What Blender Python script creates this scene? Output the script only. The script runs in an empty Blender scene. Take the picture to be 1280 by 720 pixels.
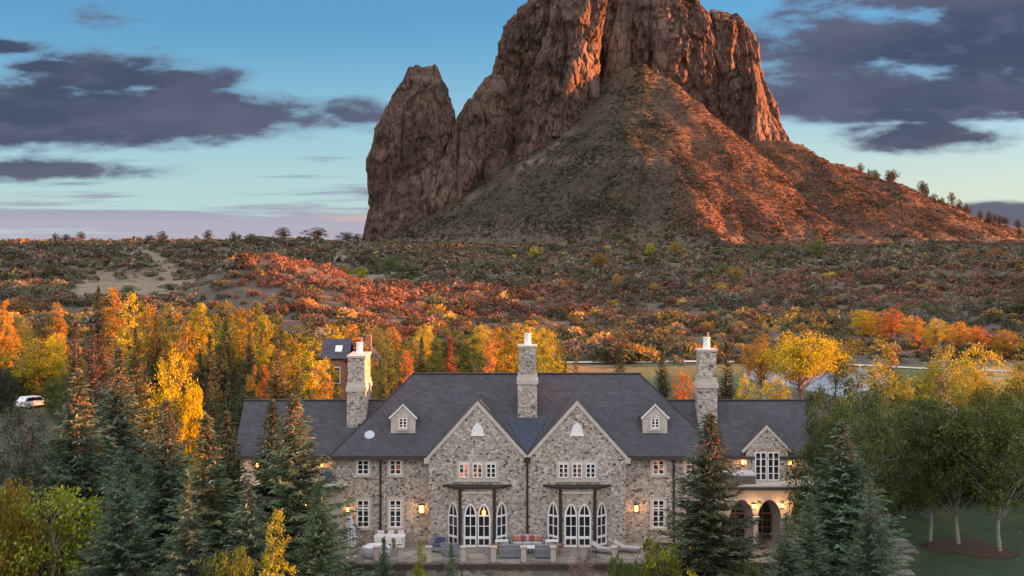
import bpy, bmesh, math, random
import numpy as np
from mathutils import Vector, Matrix
R = math.radians
scene = bpy.context.scene
col = scene.collection

# ------------------------------------------------------------------ camera, sky, sun, exposure
CAM_Z = 21.0
cam_d = bpy.data.cameras.new("camera")
cam = bpy.data.objects.new("camera", cam_d); col.objects.link(cam)
cam.location = (0, 0, CAM_Z); cam.rotation_euler = (R(90), 0, 0)
cam_d.sensor_width = 36.0; cam_d.lens = 45.0
cam_d.shift_y = -60.0 / 1280.0
cam_d.clip_start = 0.5; cam_d.clip_end = 30000
scene.camera = cam

SUN_EL, SUN_AZ = R(7.0), R(78.0)          # azimuth clockwise from +Y (view direction): low, from the right
SUN = Vector((math.cos(SUN_EL) * math.sin(SUN_AZ), math.cos(SUN_EL) * math.cos(SUN_AZ), math.sin(SUN_EL)))
sun_d = bpy.data.lights.new("sun", 'SUN'); sun_d.energy = 5.0; sun_d.angle = R(0.5); sun_d.color = (1.0, 0.30, 0.075)
sun = bpy.data.objects.new("sun", sun_d); col.objects.link(sun)
sun.rotation_euler = SUN.to_track_quat('Z', 'Y').to_euler(); sun.location = (60, 40, 60)

scene.view_settings.view_transform = 'Standard'; scene.view_settings.look = 'None'
scene.view_settings.gamma = 1.0; scene.view_settings.use_curve_mapping = False
scene.view_settings.exposure = 2.35

class NT:
    """small helper to wire shader nodes"""
    def __init__(s, tree): s.t = tree; s.n = tree.nodes; s.l = tree.links
    def node(s, typ, **kw):
        n = s.n.new(typ)
        for k, v in kw.items(): setattr(n, k, v)
        return n
    def put(s, sock, v):
        if isinstance(v, bpy.types.NodeSocket): s.l.new(v, sock)
        elif v is not None: sock.default_value = v
    def m(s, op, a, b=None, c=None, clamp=False):
        n = s.node('ShaderNodeMath', operation=op); n.use_clamp = clamp
        s.put(n.inputs[0], a); s.put(n.inputs[1], b); s.put(n.inputs[2], c)
        return n.outputs[0]
    def smooth(s, v, lo, hi):
        n = s.node('ShaderNodeMapRange', interpolation_type='SMOOTHSTEP')
        s.put(n.inputs[0], v); s.put(n.inputs[1], lo); s.put(n.inputs[2], hi)
        return n.outputs[0]
    def mix(s, f, a, b, blend='MIX'):
        n = s.node('ShaderNodeMix', data_type='RGBA', blend_type=blend)
        s.put(n.inputs[0], f)
        s.put(n.inputs[6], a if isinstance(a, bpy.types.NodeSocket) else (*a[:3], 1))
        s.put(n.inputs[7], b if isinstance(b, bpy.types.NodeSocket) else (*b[:3], 1))
        return n.outputs[2]
    def noise(s, vec, scale, detail=4, rough=0.55, dist=0.0):
        n = s.node('ShaderNodeTexNoise'); s.put(n.inputs['Vector'], vec)
        n.inputs['Scale'].default_value = scale; n.inputs['Detail'].default_value = detail
        n.inputs['Roughness'].default_value = rough; n.inputs['Distortion'].default_value = dist
        return n
    def ramp(s, f, stops, interp='LINEAR'):
        n = s.node('ShaderNodeValToRGB'); n.color_ramp.interpolation = interp
        e = n.color_ramp.elements
        while len(e) < len(stops): e.new(0.5)
        for i, (p, c) in enumerate(stops): e[i].position = p; e[i].color = (*c, 1)
        s.put(n.inputs[0], f)
        return n.outputs[0]
    def comb(s, x, y, z):
        n = s.node('ShaderNodeCombineXYZ'); s.put(n.inputs[0], x); s.put(n.inputs[1], y); s.put(n.inputs[2], z)
        return n.outputs[0]

world = bpy.data.worlds.new("World"); scene.world = world; world.use_nodes = True
w = NT(world.node_tree); w.n.clear()
sky = w.node('ShaderNodeTexSky', sky_type='NISHITA'); sky.sun_disc = False
sky.sun_elevation = SUN_EL; sky.sun_rotation = SUN_AZ; sky.altitude = 2000; sky.air_density = 1.0; sky.dust_density = 0.4; sky.ozone_density = 1.6
tc = w.node('ShaderNodeTexCoord'); sp = w.node('ShaderNodeSeparateXYZ'); w.l.new(tc.outputs['Generated'], sp.inputs[0])
dx, dy, dz = sp.outputs[0], sp.outputs[1], sp.outputs[2]
ay = w.m('MAXIMUM', w.m('ABSOLUTE', dy), 0.08)
U = w.m('DIVIDE', dx, ay); V = w.m('DIVIDE', dz, ay)
base = w.mix(1.0, sky.outputs[0], (0.38, 0.64, 0.80), 'MULTIPLY')
# pale band low over the horizon, a little creamy towards the sun
low = w.smooth(V, 0.17, 0.0)
pale = w.mix(w.smooth(U, -0.1, 0.4), (2.15, 2.75, 2.9), (3.3, 2.95, 2.45))
base = w.mix(w.m('MULTIPLY', low, 0.75), base, pale)
pos2 = w.comb(w.m('MULTIPLY', U, 8.0), w.m('MULTIPLY', V, 24.0), w.m('MULTIPLY', dy, 1.0))
n1 = w.noise(pos2, 1.6, 10, 0.58, 0.0).outputs[0]
n2 = w.noise(pos2, 0.6, 5, 0.5).outputs[0]
CL = [  # clouds: centre (u, v), half sizes, weight
 (-0.335, 0.098, 0.19, 0.027, 1.25), (-0.19, 0.096, 0.11, 0.017, 1.0), (-0.315, 0.128, 0.06, 0.020, 0.75),
 (-0.26, 0.124, 0.055, 0.011, 0.8), (-0.355, 0.135, 0.03, 0.006, 0.7), (-0.315, 0.1745, 0.016, 0.006, 0.3),
 (-0.36, 0.056, 0.09, 0.009, 0.9), (-0.40, 0.151, 0.03, 0.005, 0.55),
 (0.35, 0.158, 0.14, 0.034, 0.95), (0.38, 0.182, 0.14, 0.036, 0.95), (0.25, 0.138, 0.09, 0.026, 0.75), (0.30, 0.112, 0.20, 0.017, 0.9),
 (0.325, 0.080, 0.055, 0.010, 0.62), (0.42, 0.017, 0.09, 0.012, 1.1),
]
M = None
for (u0, v0, a, b, wt) in CL:
    e1 = w.m('MULTIPLY', w.m('SUBTRACT', U, u0), 1 / a); e2 = w.m('MULTIPLY', w.m('SUBTRACT', V, v0), 1 / b)
    r2 = w.m('SQRT', w.m('ADD', w.m('MULTIPLY', e1, e1), w.m('MULTIPLY', e2, e2)))
    val = w.m('MULTIPLY', w.m('SUBTRACT', 1.0, r2), wt)
    M = val if M is None else w.m('MAXIMUM', M, val)
M = w.m('MAXIMUM', M, -1.2)
dens = w.smooth(w.m('ADD', M, w.m('MULTIPLY', w.m('SUBTRACT', n1, 0.355), 2.7)), 0.0, 0.72)
dens = w.m('MULTIPLY', dens, w.smooth(M, -0.5, -0.1))
# stratus low on the left
sL = w.smooth(U, -0.02, -0.12)
pos3 = w.comb(w.m('MULTIPLY', U, 5.5), w.m('MULTIPLY', V, 85.0), 3.0)
n3 = w.noise(pos3, 1.0, 6, 0.55).outputs[0]
strat = w.m('MULTIPLY', sL, w.smooth(w.m('ADD', n3, w.m('MULTIPLY', w.m('SUBTRACT', 0.036, V), 5.5)), 0.46, 0.62))
ccol = w.mix(w.smooth(n2, 0.38, 0.62), (0.22, 0.26, 0.47), (0.43, 0.43, 0.68))
ccol = w.mix(w.m('MULTIPLY', w.smooth(dens, 0.95, 0.5), 0.8), ccol, (0.62, 0.82, 1.3)); ccol = w.mix(w.m('MULTIPLY', w.smooth(w.noise(pos2, 3.1, 6, 0.6).outputs[0], 0.5, 0.7), 0.5), ccol, (0.50, 0.50, 0.86))
scol = w.mix(w.smooth(V, 0.05, 0.005), (0.62, 0.72, 1.25), (1.75, 1.50, 1.98))
scol = w.mix(w.smooth(w.noise(pos3, 0.7, 4, 0.5).outputs[0], 0.6, 0.74), scol, (2.8, 1.75, 1.6))
out = w.mix(w.m('MULTIPLY', strat, 0.82), base, scol)
out = w.mix(w.m('MULTIPLY', dens, 0.95), out, ccol)
# added fill light: bright unseen sky overhead and behind the viewpoint for the facade
back = w.smooth(dy, 0.35, -0.45)
high = w.smooth(dz, 0.25, 0.7)
deck = w.m('MAXIMUM', back, high)
fill_noise = w.noise(w.comb(dx, dy, w.m('MULTIPLY', dz, 2.0)), 2.2, 6, 0.6).outputs[0]
fill_col = w.mix(w.smooth(fill_noise, 0.35, 0.65), (4.0, 4.4, 5.2), (7.2, 6.6, 6.2))
out = w.mix(deck, out, fill_col)
bg = w.node('ShaderNodeBackground'); bg.inputs[1].default_value = 0.05
w.l.new(out, bg.inputs[0])
wo = w.node('ShaderNodeOutputWorld'); w.l.new(bg.outputs[0], wo.inputs[0])

RIDGE_H = [86, 86, 94, 94, 91.5, 91.5, 82, 82, 92, 92, 78, 73, 82, 90, 92, 122, 156, 156, 105, 62, 54, 40]      # crest height along y, shaped to place the valley's shadow edges

# ------------------------------------------------------------------ helpers
def tag(o, label=None, cat=None, group=None, kind=None):
    if label: o['label'] = label
    if cat: o['category'] = cat
    if group: o['group'] = group
    if kind: o['kind'] = kind
    return o
def empty(name, loc, rz=0):
    o = bpy.data.objects.new(name, None); col.objects.link(o)
    o.location = loc; o.rotation_euler = (0, 0, rz); o.empty_display_size = 0.3
    return o
def link(name, me, parent=None, loc=None):
    o = bpy.data.objects.new(name, me); col.objects.link(o)
    if parent: o.parent = parent
    if loc: o.location = loc
    return o
def P(px, py, Y):
    """size and position estimate: a photo pixel at distance Y metres"""
    return Vector(((px - 640) * Y / 1600.0, Y, CAM_Z + (300 - py) * Y / 1600.0))
def X(px, Y): return (px - 640) * Y / 1600.0

def mesh_np(name, verts, quads=None, tris=None, mat=None, cols=None, smooth=False):
    me = bpy.data.meshes.new(name)
    verts = np.asarray(verts, np.float32)
    loops, starts, tot = [], [], 0
    fl = []
    if quads is not None and len(quads):
        q = np.asarray(quads, np.int32); fl.append((q, 4))
    if tris is not None and len(tris):
        t = np.asarray(tris, np.int32); fl.append((t, 3))
    li = np.concatenate([f.ravel() for f, _ in fl]); st = []
    for f, k in fl:
        st.append(np.arange(len(f)) * k + tot); tot += len(f) * k
    st = np.concatenate(st)
    me.vertices.add(len(verts)); me.vertices.foreach_set('co', verts.ravel())
    me.loops.add(len(li)); me.loops.foreach_set('vertex_index', li.astype(np.int32))
    me.polygons.add(len(st)); me.polygons.foreach_set('loop_start', st.astype(np.int32))
    if smooth: me.polygons.foreach_set('use_smooth', np.ones(len(st), bool))
    me.update(calc_edges=True); me.validate()
    if cols is not None:
        a = me.color_attributes.new('Col', 'FLOAT_COLOR', 'POINT')
        c = np.ones((len(verts), 4), np.float32); c[:, :3] = cols
        a.data.foreach_set('color', c.ravel())
    if mat: me.materials.append(mat)
    return me

class MB:
    """collects boxes, prisms and tubes into one mesh"""
    def __init__(s, origin=(0, 0, 0)): s.v = []; s.f = []; s.o = Vector(origin)
    def add(s, vs, fs):
        k = len(s.v); s.v += [tuple(Vector(p) - s.o) for p in vs]; s.f += [tuple(i + k for i in f) for f in fs]
    def box(s, x0, x1, y0, y1, z0, z1):
        s.add([(x0,y0,z0),(x1,y0,z0),(x1,y1,z0),(x0,y1,z0),(x0,y0,z1),(x1,y0,z1),(x1,y1,z1),(x0,y1,z1)],
              [(0,3,2,1),(4,5,6,7),(0,1,5,4),(1,2,6,5),(2,3,7,6),(3,0,4,7)])
    def prism(s, pts, d):
        """closed polygon pts (3D, planar) extruded along vector d"""
        d = Vector(d); n = len(pts); a = [Vector(p) for p in pts]
        s.add(a + [p + d for p in a], [tuple(range(n))[::-1], tuple(range(n, 2 * n))] + [(i, (i + 1) % n, n + (i + 1) % n, n + i) for i in range(n)])
    def slab(s, pts, t):
        """quad/tri with thickness t along -normal"""
        a = [Vector(p) for p in pts]; nrm = (a[1] - a[0]).cross(a[2] - a[0]).normalized()
        s.prism(a, -nrm * t)
    def tube(s, pts, rads, n=8, cap=True):
        pts = [Vector(p) for p in pts]
        if not hasattr(rads, '__len__'): rads = [rads] * len(pts)
        vs = []; fs = []
        for i, p in enumerate(pts):
            d = (pts[min(i + 1, len(pts) - 1)] - pts[max(i - 1, 0)]).normalized()
            a = d.orthogonal().normalized() if abs(d.z) < 0.95 else d.cross(Vector((0, 1, 0))).normalized()
            b = d.cross(a)
            for k in range(n):
                t = 2 * math.pi * k / n
                vs.append(p + (a * math.cos(t) + b * math.sin(t)) * rads[i])
        for i in range(len(pts) - 1):
            for k in range(n): fs.append((i*n+k, i*n+(k+1)%n, (i+1)*n+(k+1)%n, (i+1)*n+k))
        if cap: fs.append(tuple(range(n))[::-1]); fs.append(tuple((len(pts)-1)*n + k for k in range(n)))
        s.add(vs, fs)
    def lathe(s, c, prof, n=16):
        c = Vector(c); vs = []; fs = []
        for (r, z) in prof:
            for k in range(n): t = 2*math.pi*k/n; vs.append(c + Vector((r*math.cos(t), r*math.sin(t), z)))
        for i in range(len(prof)-1):
            for k in range(n): fs.append((i*n+k, i*n+(k+1)%n, (i+1)*n+(k+1)%n, (i+1)*n+k))
        fs.append(tuple(range(n))[::-1]); fs.append(tuple((len(prof)-1)*n+k for k in range(n)))
        s.add(vs, fs)
    def build(s, name, mat, parent=None, bevel=0, smooth=False, loc=None):
        me = bpy.data.meshes.new(name); me.from_pydata(s.v, [], s.f)
        bm = bmesh.new(); bm.from_mesh(me)
        bmesh.ops.recalc_face_normals(bm, faces=bm.faces)
        bm.to_mesh(me); bm.free()
        if smooth:
            for p in me.polygons: p.use_smooth = True
        me.materials.append(mat)
        o = link(name, me, parent, loc)
        if bevel:
            b = o.modifiers.new('bevel', 'BEVEL'); b.width = bevel; b.segments = 2; b.limit_method = 'ANGLE'
        return o

# vectorised value noise
def _hash(ix, iy, iz, seed):
    h = (ix.astype(np.int64) * 374761393 + iy.astype(np.int64) * 668265263 + iz.astype(np.int64) * 2147483647 + seed * 974634777) & 0xFFFFFFFF
    h = ((h ^ (h >> 13)) * 1274126177) & 0xFFFFFFFF
    h = ((h ^ (h >> 16)) * 2246822519) & 0xFFFFFFFF
    return ((h ^ (h >> 15)) & 0xFFFFFF) / float(0xFFFFFF)
def vnoise(x, y, z=0.0, seed=0):
    x, y, z = np.broadcast_arrays(np.asarray(x, float), np.asarray(y, float), np.asarray(z, float))
    ix, iy, iz = np.floor(x), np.floor(y), np.floor(z)
    f = [x - ix, y - iy, z - iz]; f = [t * t * t * (t * (t * 6 - 15) + 10) for t in f]
    r = 0
    for a in (0, 1):
        for b in (0, 1):
            for c in (0, 1):
                wgt = (f[0] if a else 1 - f[0]) * (f[1] if b else 1 - f[1]) * (f[2] if c else 1 - f[2])
                r = r + wgt * _hash(ix + a, iy + b, iz + c, seed)
    return r
def fbm(x, y, z=0.0, seed=0, oct=4, gain=0.5):
    r = 0; a = 1; t = 0
    for i in range(oct):
        r = r + a * (vnoise(x * 2**i, y * 2**i, np.asarray(z) * 2**i, seed + i * 7) - 0.5) * 2; t += a; a *= gain
    return r / t
def sstep(x, a, b):
    t = np.clip((x - a) / (b - a), 0, 1); return t * t * (3 - 2 * t)

# ------------------------------------------------------------------ materials
def new_mat(name):
    m = bpy.data.materials.new(name); m.use_nodes = True
    t = NT(m.node_tree); bsdf = t.n['Principled BSDF']
    return m, t, bsdf
def plain(name, c, rough=0.6, metal=0.0, var=0.12, scale=6.0, bump=0.0):
    m, t, b = new_mat(name)
    tc = t.node('ShaderNodeTexCoord')
    n = t.noise(tc.outputs['Object'], scale, 5, 0.6)
    c0 = tuple(v * (1 - var) for v in c); c1 = tuple(min(1, v * (1 + var)) for v in c)
    t.put(b.inputs['Base Color'], t.mix(t.smooth(n.outputs[0], 0.3, 0.7), c0, c1))
    b.inputs['Roughness'].default_value = rough; b.inputs['Metallic'].default_value = metal
    if bump:
        bp = t.node('ShaderNodeBump'); bp.inputs['Strength'].default_value = bump; bp.inputs['Distance'].default_value = 0.02
        t.l.new(n.outputs[0], bp.inputs['Height']); t.l.new(bp.outputs[0], b.inputs['Normal'])
    return m
def emit(name, c, s):
    m, t, b = new_mat(name)
    b.inputs['Base Color'].default_value = (*c, 1)
    b.inputs['Emission Color'].default_value = (*c, 1); b.inputs['Emission Strength'].default_value = s
    return m
def foliage_mat(name, transl=0.3, hue=0.035, val=0.45, attr=False, clump=0.75):
    m, t, b = new_mat(name)
    g = t.node('ShaderNodeNewGeometry'); oi = t.node('ShaderNodeObjectInfo')
    if attr:
        a = t.node('ShaderNodeVertexColor'); a.layer_name = 'Col'; src = a.outputs[0]
    else: src = oi.outputs['Color']
    rnd = g.outputs['Random Per Island']
    tco = t.node('ShaderNodeTexCoord'); cl_ = t.noise(tco.outputs['Object'], clump, 3, 0.6)
    hs = t.node('ShaderNodeHueSaturation')
    t.put(hs.inputs['Hue'], t.m('ADD', 0.5, t.m('MULTIPLY', t.m('SUBTRACT', t.m('FRACT', t.m('MULTIPLY', rnd, 7.31)), 0.5), hue * 2)))
    t.put(hs.inputs['Saturation'], t.m('ADD', 0.9, t.m('MULTIPLY', t.m('FRACT', t.m('MULTIPLY', rnd, 3.7)), 0.25)))
    t.put(hs.inputs['Value'], t.m('MULTIPLY', t.m('ADD', 1 - val, t.m('MULTIPLY', rnd, val * 2)), t.m('ADD', 0.62, t.m('MULTIPLY', t.smooth(cl_.outputs[0], 0.3, 0.7), 0.72))))
    t.put(hs.inputs['Color'], src)
    t.n.remove(b)
    d = t.node('ShaderNodeBsdfDiffuse'); tr = t.node('ShaderNodeBsdfTranslucent'); mx = t.node('ShaderNodeMixShader')
    t.l.new(hs.outputs[0], d.inputs[0]); t.l.new(hs.outputs[0], tr.inputs[0]); mx.inputs[0].default_value = transl
    t.l.new(d.outputs[0], mx.inputs[1]); t.l.new(tr.outputs[0], mx.inputs[2])
    t.l.new(mx.outputs[0], t.n['Material Output'].inputs[0])
    return m

# ------------------------------------------------------------------ terrain
SPUR = [P(762, 104, 992), P(785, 84, 985), P(803, 82, 978), P(806, 105, 950), P(822, 160, 905), P(838, 205, 870), P(868, 250, 825), P(880, 288, 770), P(885, 303, 720)]
CREST = [P(812, 92, 990), P(850, 138, 1005), P(890, 172, 1010)]
SHOULDER = [P(900, 176, 1000), P(985, 178, 1000), P(1100, 228, 1000), P(1200, 266, 1000), P(1280, 287, 1010), P(1420, 298, 1010)]
LEFTFOOT = [P(560, 262, 945), P(520, 286, 935), P(480, 302, 925)]
def dense(pl, n=14):
    o = []
    for a, b in zip(pl[:-1], pl[1:]):
        for i in range(n): o.append(a.lerp(b, i / n))
    o.append(pl[-1]); return np.array([tuple(p) for p in o])
_sp, _sh, _lf, _cr = dense(SPUR), dense(SHOULDER), dense(LEFTFOOT), dense(CREST)
def base_h(x, y):
    c = np.interp(y, [-100, 84, 95, 120, 230, 330, 420, 520, 700, 780, 1100, 4000], [-3.2, -3.2, -2.6, -2.2, -2, 2.3, 5.5, 9.3, 15.0, 17.0, 12, 0])
    l = np.interp(y, [-100, 84, 95, 120, 230, 320, 470, 520, 600, 690, 800, 1100, 4000], [-3.2, -3.2, -2.6, -2.2, -2, 5.5, 7.0, 11.5, 17.2, 19.2, 15, 6, -10])
    r = np.interp(y, [-100, 84, 95, 120, 230, 330, 420, 520, 700, 1000, 4000], [-3.2, -3.2, -2.6, -2.2, -2, 3.5, 8.0, 12.0, 16.5, 19, 0])
    wl = sstep(-x / np.maximum(y, 60), 0.06, 0.16); wr = sstep(x / np.maximum(y, 60), 0.12, 0.30)
    return c * (1 - wl) * (1 - wr) + l * wl + r * wr * (1 - wl)
def talus_h(x, y):
    x = np.asarray(x, float); y = np.asarray(y, float)
    best = np.full(x.shape, -1e3)
    for pts, k in ((_sp, 0.78), (_sh, 0.47), (_lf, 0.60), (_cr, 0.95)):
        for p in pts:
            best = np.maximum(best, p[2] - k * np.hypot(x - p[0], y - p[1]))
    return best
def ground(x, y):
    x = np.asarray(x, float); y = np.asarray(y, float)
    b = base_h(x, y)
    far = sstep(y, 240, 330)
    b = b + far * (fbm(x / 60, y / 60, 0, 3, 4) * 3.0 + fbm(x / 14, y / 14, 0, 5, 3) * 0.8) + (1 - far) * sstep(y, 100, 130) * fbm(x / 18, y / 18, 0, 9, 3) * 0.25
    b = b + 8.5 * np.exp(-((x + 0.22 * y - 4) / np.where(x + 0.22 * y - 4 > 0, 30, 13)) ** 2) * sstep(y, 300, 350) * (1 - sstep(y, 410, 450))
    m = (y > 600) & (y < 1500)
    t = np.full(x.shape, -1e3)
    if np.any(m):
        xm, ym = x[m], y[m]
        wob = fbm(xm / 35, ym / 35, 0, 21, 4)
        t[m] = talus_h(xm + wob * 9, ym + fbm(xm / 40, ym / 40, 3, 22, 3) * 9) + fbm(xm / 16, ym / 22, 0, 23, 4) * 4.0 - np.abs(fbm(xm / 33 + ym / 80, ym / 90, 0, 25, 4)) * 6.0 + 2.0 + fbm(xm / 60, ym / 60, 0, 27, 3) * 5.0 + fbm(xm / 6, ym / 6, 0, 28, 3) * 1.3
    k = 6.0
    h = np.clip(0.5 + 0.5 * (t - b) / k, 0, 1)
    return b * (1 - h) + t * h + k * h * (1 - h)
def gz(x, y): return float(ground(np.array([x]), np.array([y]))[0])

rows = np.concatenate([np.arange(-30, 240, 3.0), np.arange(240, 700, 4.0), np.arange(700, 1060, 2.4), 1060 * 1.06 ** np.arange(0, 28)])
nu = 340
uu = np.linspace(-1, 1, nu); uu = uu * (0.72 + 0.28 * uu ** 2)
gx = np.array([uu * (0.56 * max(y, 0) + 120) for y in rows]); gy = np.repeat(rows[:, None], nu, 1)
gzz = ground(gx, gy)
V = np.stack([gx, gy, gzz], -1).reshape(-1, 3)
idx = np.arange(len(rows) * nu).reshape(len(rows), nu)
Q = np.stack([idx[:-1, :-1], idx[:-1, 1:], idx[1:, 1:], idx[1:, :-1]], -1).reshape(-1, 4)
# soil and grass colours by place
x, y, z = V[:, 0], V[:, 1], V[:, 2]
pxs = 640 + 1600 * x / np.maximum(y, 20)
def blend(c, w_, k): return c * (1 - w_[:, None]) + np.array(k)[None] * w_[:, None]
c = np.tile(np.array([[0.095, 0.072, 0.052]]), (len(V), 1))
n = fbm(x / 30, y / 30, 0, 31, 4)
c = blend(c, sstep(n, -0.1, 0.4) * 0.6, (0.11, 0.083, 0.05))
near = 1 - sstep(y, 200, 232)
c = blend(c, near * 0.9, (0.06, 0.06, 0.03))
def meadow_mask(x, y):
    px = 640 + 1600 * x / np.maximum(y, 20)
    nn = fbm(x / 22, y / 22, 0, 33, 3) * 40
    nn = nn + fbm(x / 6, y / 6, 0, 34, 3) * 22
    a = sstep(px + nn, 45, 100) * (1 - sstep(px + nn, 240, 300)) * sstep(y + nn * .6, 318, 345) * (1 - sstep(y + nn * .5, 455, 500))
    b = sstep(px + nn, 340, 390) * (1 - sstep(px + nn, 480, 540)) * sstep(y + nn, 415, 430) * (1 - sstep(y + nn * .5, 470, 490))
    t = (1 - sstep(np.abs(px - np.interp(y, [470, 640], [215, 165]) + nn * .2), 8, 16)) * sstep(y, 465, 480) * (1 - sstep(y, 600, 640)) * 0.8
    return np.maximum(np.maximum(a, b), t)
c = blend(c, meadow_mask(x, y) * sstep(fbm(x / 11, y / 11, 0, 40, 4), -.9, -.1), (0.24, 0.18, 0.115))
fn = fbm(x / 14, y / 14, 0, 44, 4); field = sstep(y + fn * 26, 186, 206) * (1 - sstep(y + fn * 3, 232, 236)) * sstep(pxs + fn * 60, 650, 700)
c = blend(c, field * sstep(x, 4, 22), (0.10, 0.11, 0.035)); c = blend(c, field * (1 - sstep(x, 4, 22)), (0.28, 0.18, 0.05))
c = blend(c, field * sstep(pxs, 1190, 1230), (0.34, 0.24, 0.10))
lawn = sstep(x, 25, 29) * (1 - sstep(y + fbm(x / 6, y / 6, 0, 38, 3) * 6, 122, 130))
c = blend(c, lawn, (0.024, 0.048, 0.014)); c = blend(c, lawn * sstep(fbm(x / 2.5, y / 4, 0, 39, 4), 0.0, .5) * .6, (0.062, 0.075, 0.022))
# scree chute and bare rock under the crags
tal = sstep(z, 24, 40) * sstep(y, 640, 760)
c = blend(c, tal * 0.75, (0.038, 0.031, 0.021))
def chute(x, y):
    px = 640 + 1600 * x / np.maximum(y, 20)
    return px
py_ = 300 - (z - CAM_Z) * 1600 / np.maximum(y, 20)
ch_x = np.interp(py_, [140, 165, 200, 250, 275], [735, 712, 668, 590, 545]) + fbm(x / 12, y / 12, 0, 35, 3) * 14
ch = (1 - sstep(np.abs(pxs - ch_x), 5, 15)) * sstep(py_, 135, 160) * (1 - sstep(py_, 235, 285)) * (y > 760)
c = blend(c, ch * 0.7 * sstep(fbm(x / 7, y / 7, 0, 37, 3), -.3, .3), (0.13, 0.10, 0.078))
tr = (1 - sstep(np.abs(py_ - np.interp(pxs, [640, 740, 840], [203, 200, 198])), 0.8, 2.2)) * (y > 760) * sstep(pxs, 640, 660) * (1 - sstep(pxs, 820, 850))
c = blend(c, tr * 0.5, (0.26, 0.20, 0.15))
rgt = sstep(pxs, 800, 880) * (y > 740) * sstep(z, 22, 30); c = blend(c, rgt * .8, (0.105, 0.042, 0.021))  # redder soil on the right slope paints in the low sunlight
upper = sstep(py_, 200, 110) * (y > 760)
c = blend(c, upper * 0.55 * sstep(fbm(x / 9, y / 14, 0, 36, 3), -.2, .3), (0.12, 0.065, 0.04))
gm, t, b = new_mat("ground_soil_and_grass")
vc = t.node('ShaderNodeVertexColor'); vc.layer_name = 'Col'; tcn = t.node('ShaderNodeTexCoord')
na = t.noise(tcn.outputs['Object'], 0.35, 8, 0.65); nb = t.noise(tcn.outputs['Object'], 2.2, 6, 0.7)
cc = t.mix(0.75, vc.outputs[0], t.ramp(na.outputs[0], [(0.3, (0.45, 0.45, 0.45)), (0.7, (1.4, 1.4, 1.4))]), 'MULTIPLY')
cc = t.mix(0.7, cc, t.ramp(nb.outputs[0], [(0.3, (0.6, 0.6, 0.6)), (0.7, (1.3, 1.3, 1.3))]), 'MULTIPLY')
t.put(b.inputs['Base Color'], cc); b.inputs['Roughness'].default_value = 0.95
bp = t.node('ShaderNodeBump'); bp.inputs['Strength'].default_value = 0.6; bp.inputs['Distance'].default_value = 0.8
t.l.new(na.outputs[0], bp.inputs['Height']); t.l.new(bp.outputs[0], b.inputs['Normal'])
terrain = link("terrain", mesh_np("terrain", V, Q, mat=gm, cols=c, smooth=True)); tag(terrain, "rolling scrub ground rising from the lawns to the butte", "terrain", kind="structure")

# far plain reaching the horizon
fm = plain("distant_plain", (0.10, 0.09, 0.07), 0.95, 0, 0.3, 0.004)
mb = MB(); mb.add([(-14000, -2500, -12), (14000, -2500, -12), (14000, 14000, -12), (-14000, 14000, -12)], [(0, 1, 2, 3)])
tag(mb.build("ground", fm), "flat far ground reaching the horizon", "ground", kind="structure")

# ------------------------------------------------------------------ unseen ridge to the right, added and shaped to cast the valley's evening shadow
hy = np.arange(-420, 1180, 5.0); hx_ = np.arange(430, 1500, 12.0)
HX, HY = np.meshgrid(hx_, hy)
crest = np.interp(HY, [-420, 214, 219, 227, 232, 241, 248, 286, 295, 325, 350, 375, 430, 470, 550, 600, 640, 800, 850, 890, 980, 1180], RIDGE_H)
prof = np.interp(HX + fbm(HX / 90, HY / 90, 0, 45, 3) * 8, [430, 480, 640, 720, 900, 1500], [0.0, 0.03, 1.0, 0.97, 0.75, 0.1])
prof = prof * sstep(HX, 430 + np.maximum(HY - 950, 0) * .6, 560 + np.maximum(HY - 950, 0) * .6)
HZ = -3 + crest * prof + fbm(HX / 40, HY / 40, 0, 46, 4) * 2.5 * prof
HV = np.stack([HX, HY, HZ], -1).reshape(-1, 3); hi = np.arange(HX.size).reshape(HX.shape)
HQ = np.stack([hi[:-1, :-1], hi[:-1, 1:], hi[1:, 1:], hi[1:, :-1]], -1).reshape(-1, 4)
hc = np.tile(np.array([[0.10, 0.08, 0.05]]), (len(HV), 1))
tag(link("shade_hills", mesh_np("shade_hills", HV, HQ, mat=gm, cols=hc, smooth=True)), "unseen scrubby ridge shaped to shade the valley", "shade_hills", kind="structure")

# ------------------------------------------------------------------ the butte: lofted crags, pushed in and out by fluted noise
rm, t, b = new_mat("butte_rock")
tcn = t.node('ShaderNodeTexCoord'); mp = t.node('ShaderNodeMapping'); mp.inputs['Scale'].default_value = (1, 1, 0.5)
t.l.new(tcn.outputs['Object'], mp.inputs[0])
r1 = t.noise(mp.outputs[0], 0.05, 8, 0.62); r2 = t.noise(mp.outputs[0], 0.42, 10, 0.75); r3 = t.noise(tcn.outputs['Object'], 0.022, 5, 0.6)
k = t.ramp(r1.outputs[0], [(0.28, (0.070, 0.041, 0.031)), (0.48, (0.150, 0.088, 0.064)), (0.72, (0.235, 0.142, 0.104))])
k = t.mix(0.85, k, t.ramp(r2.outputs[0], [(0.3, (0.25, 0.23, 0.22)), (0.5, (0.95, 0.95, 0.95)), (0.7, (1.45, 1.38, 1.3))]), 'MULTIPLY')
k = t.mix(t.smooth(r3.outputs[0], 0.5, 0.7), k, t.mix(0.6, k, (0.36, 0.24, 0.19)))
t.put(b.inputs['Base Color'], k); b.inputs['Roughness'].default_value = 0.95
bp = t.node('ShaderNodeBump'); bp.inputs['Strength'].default_value = 0.9; bp.inputs['Distance'].default_value = 3.4
bp2 = t.node('ShaderNodeBump'); bp2.inputs['Strength'].default_value = 0.8; bp2.inputs['Distance'].default_value = 5.0
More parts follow.
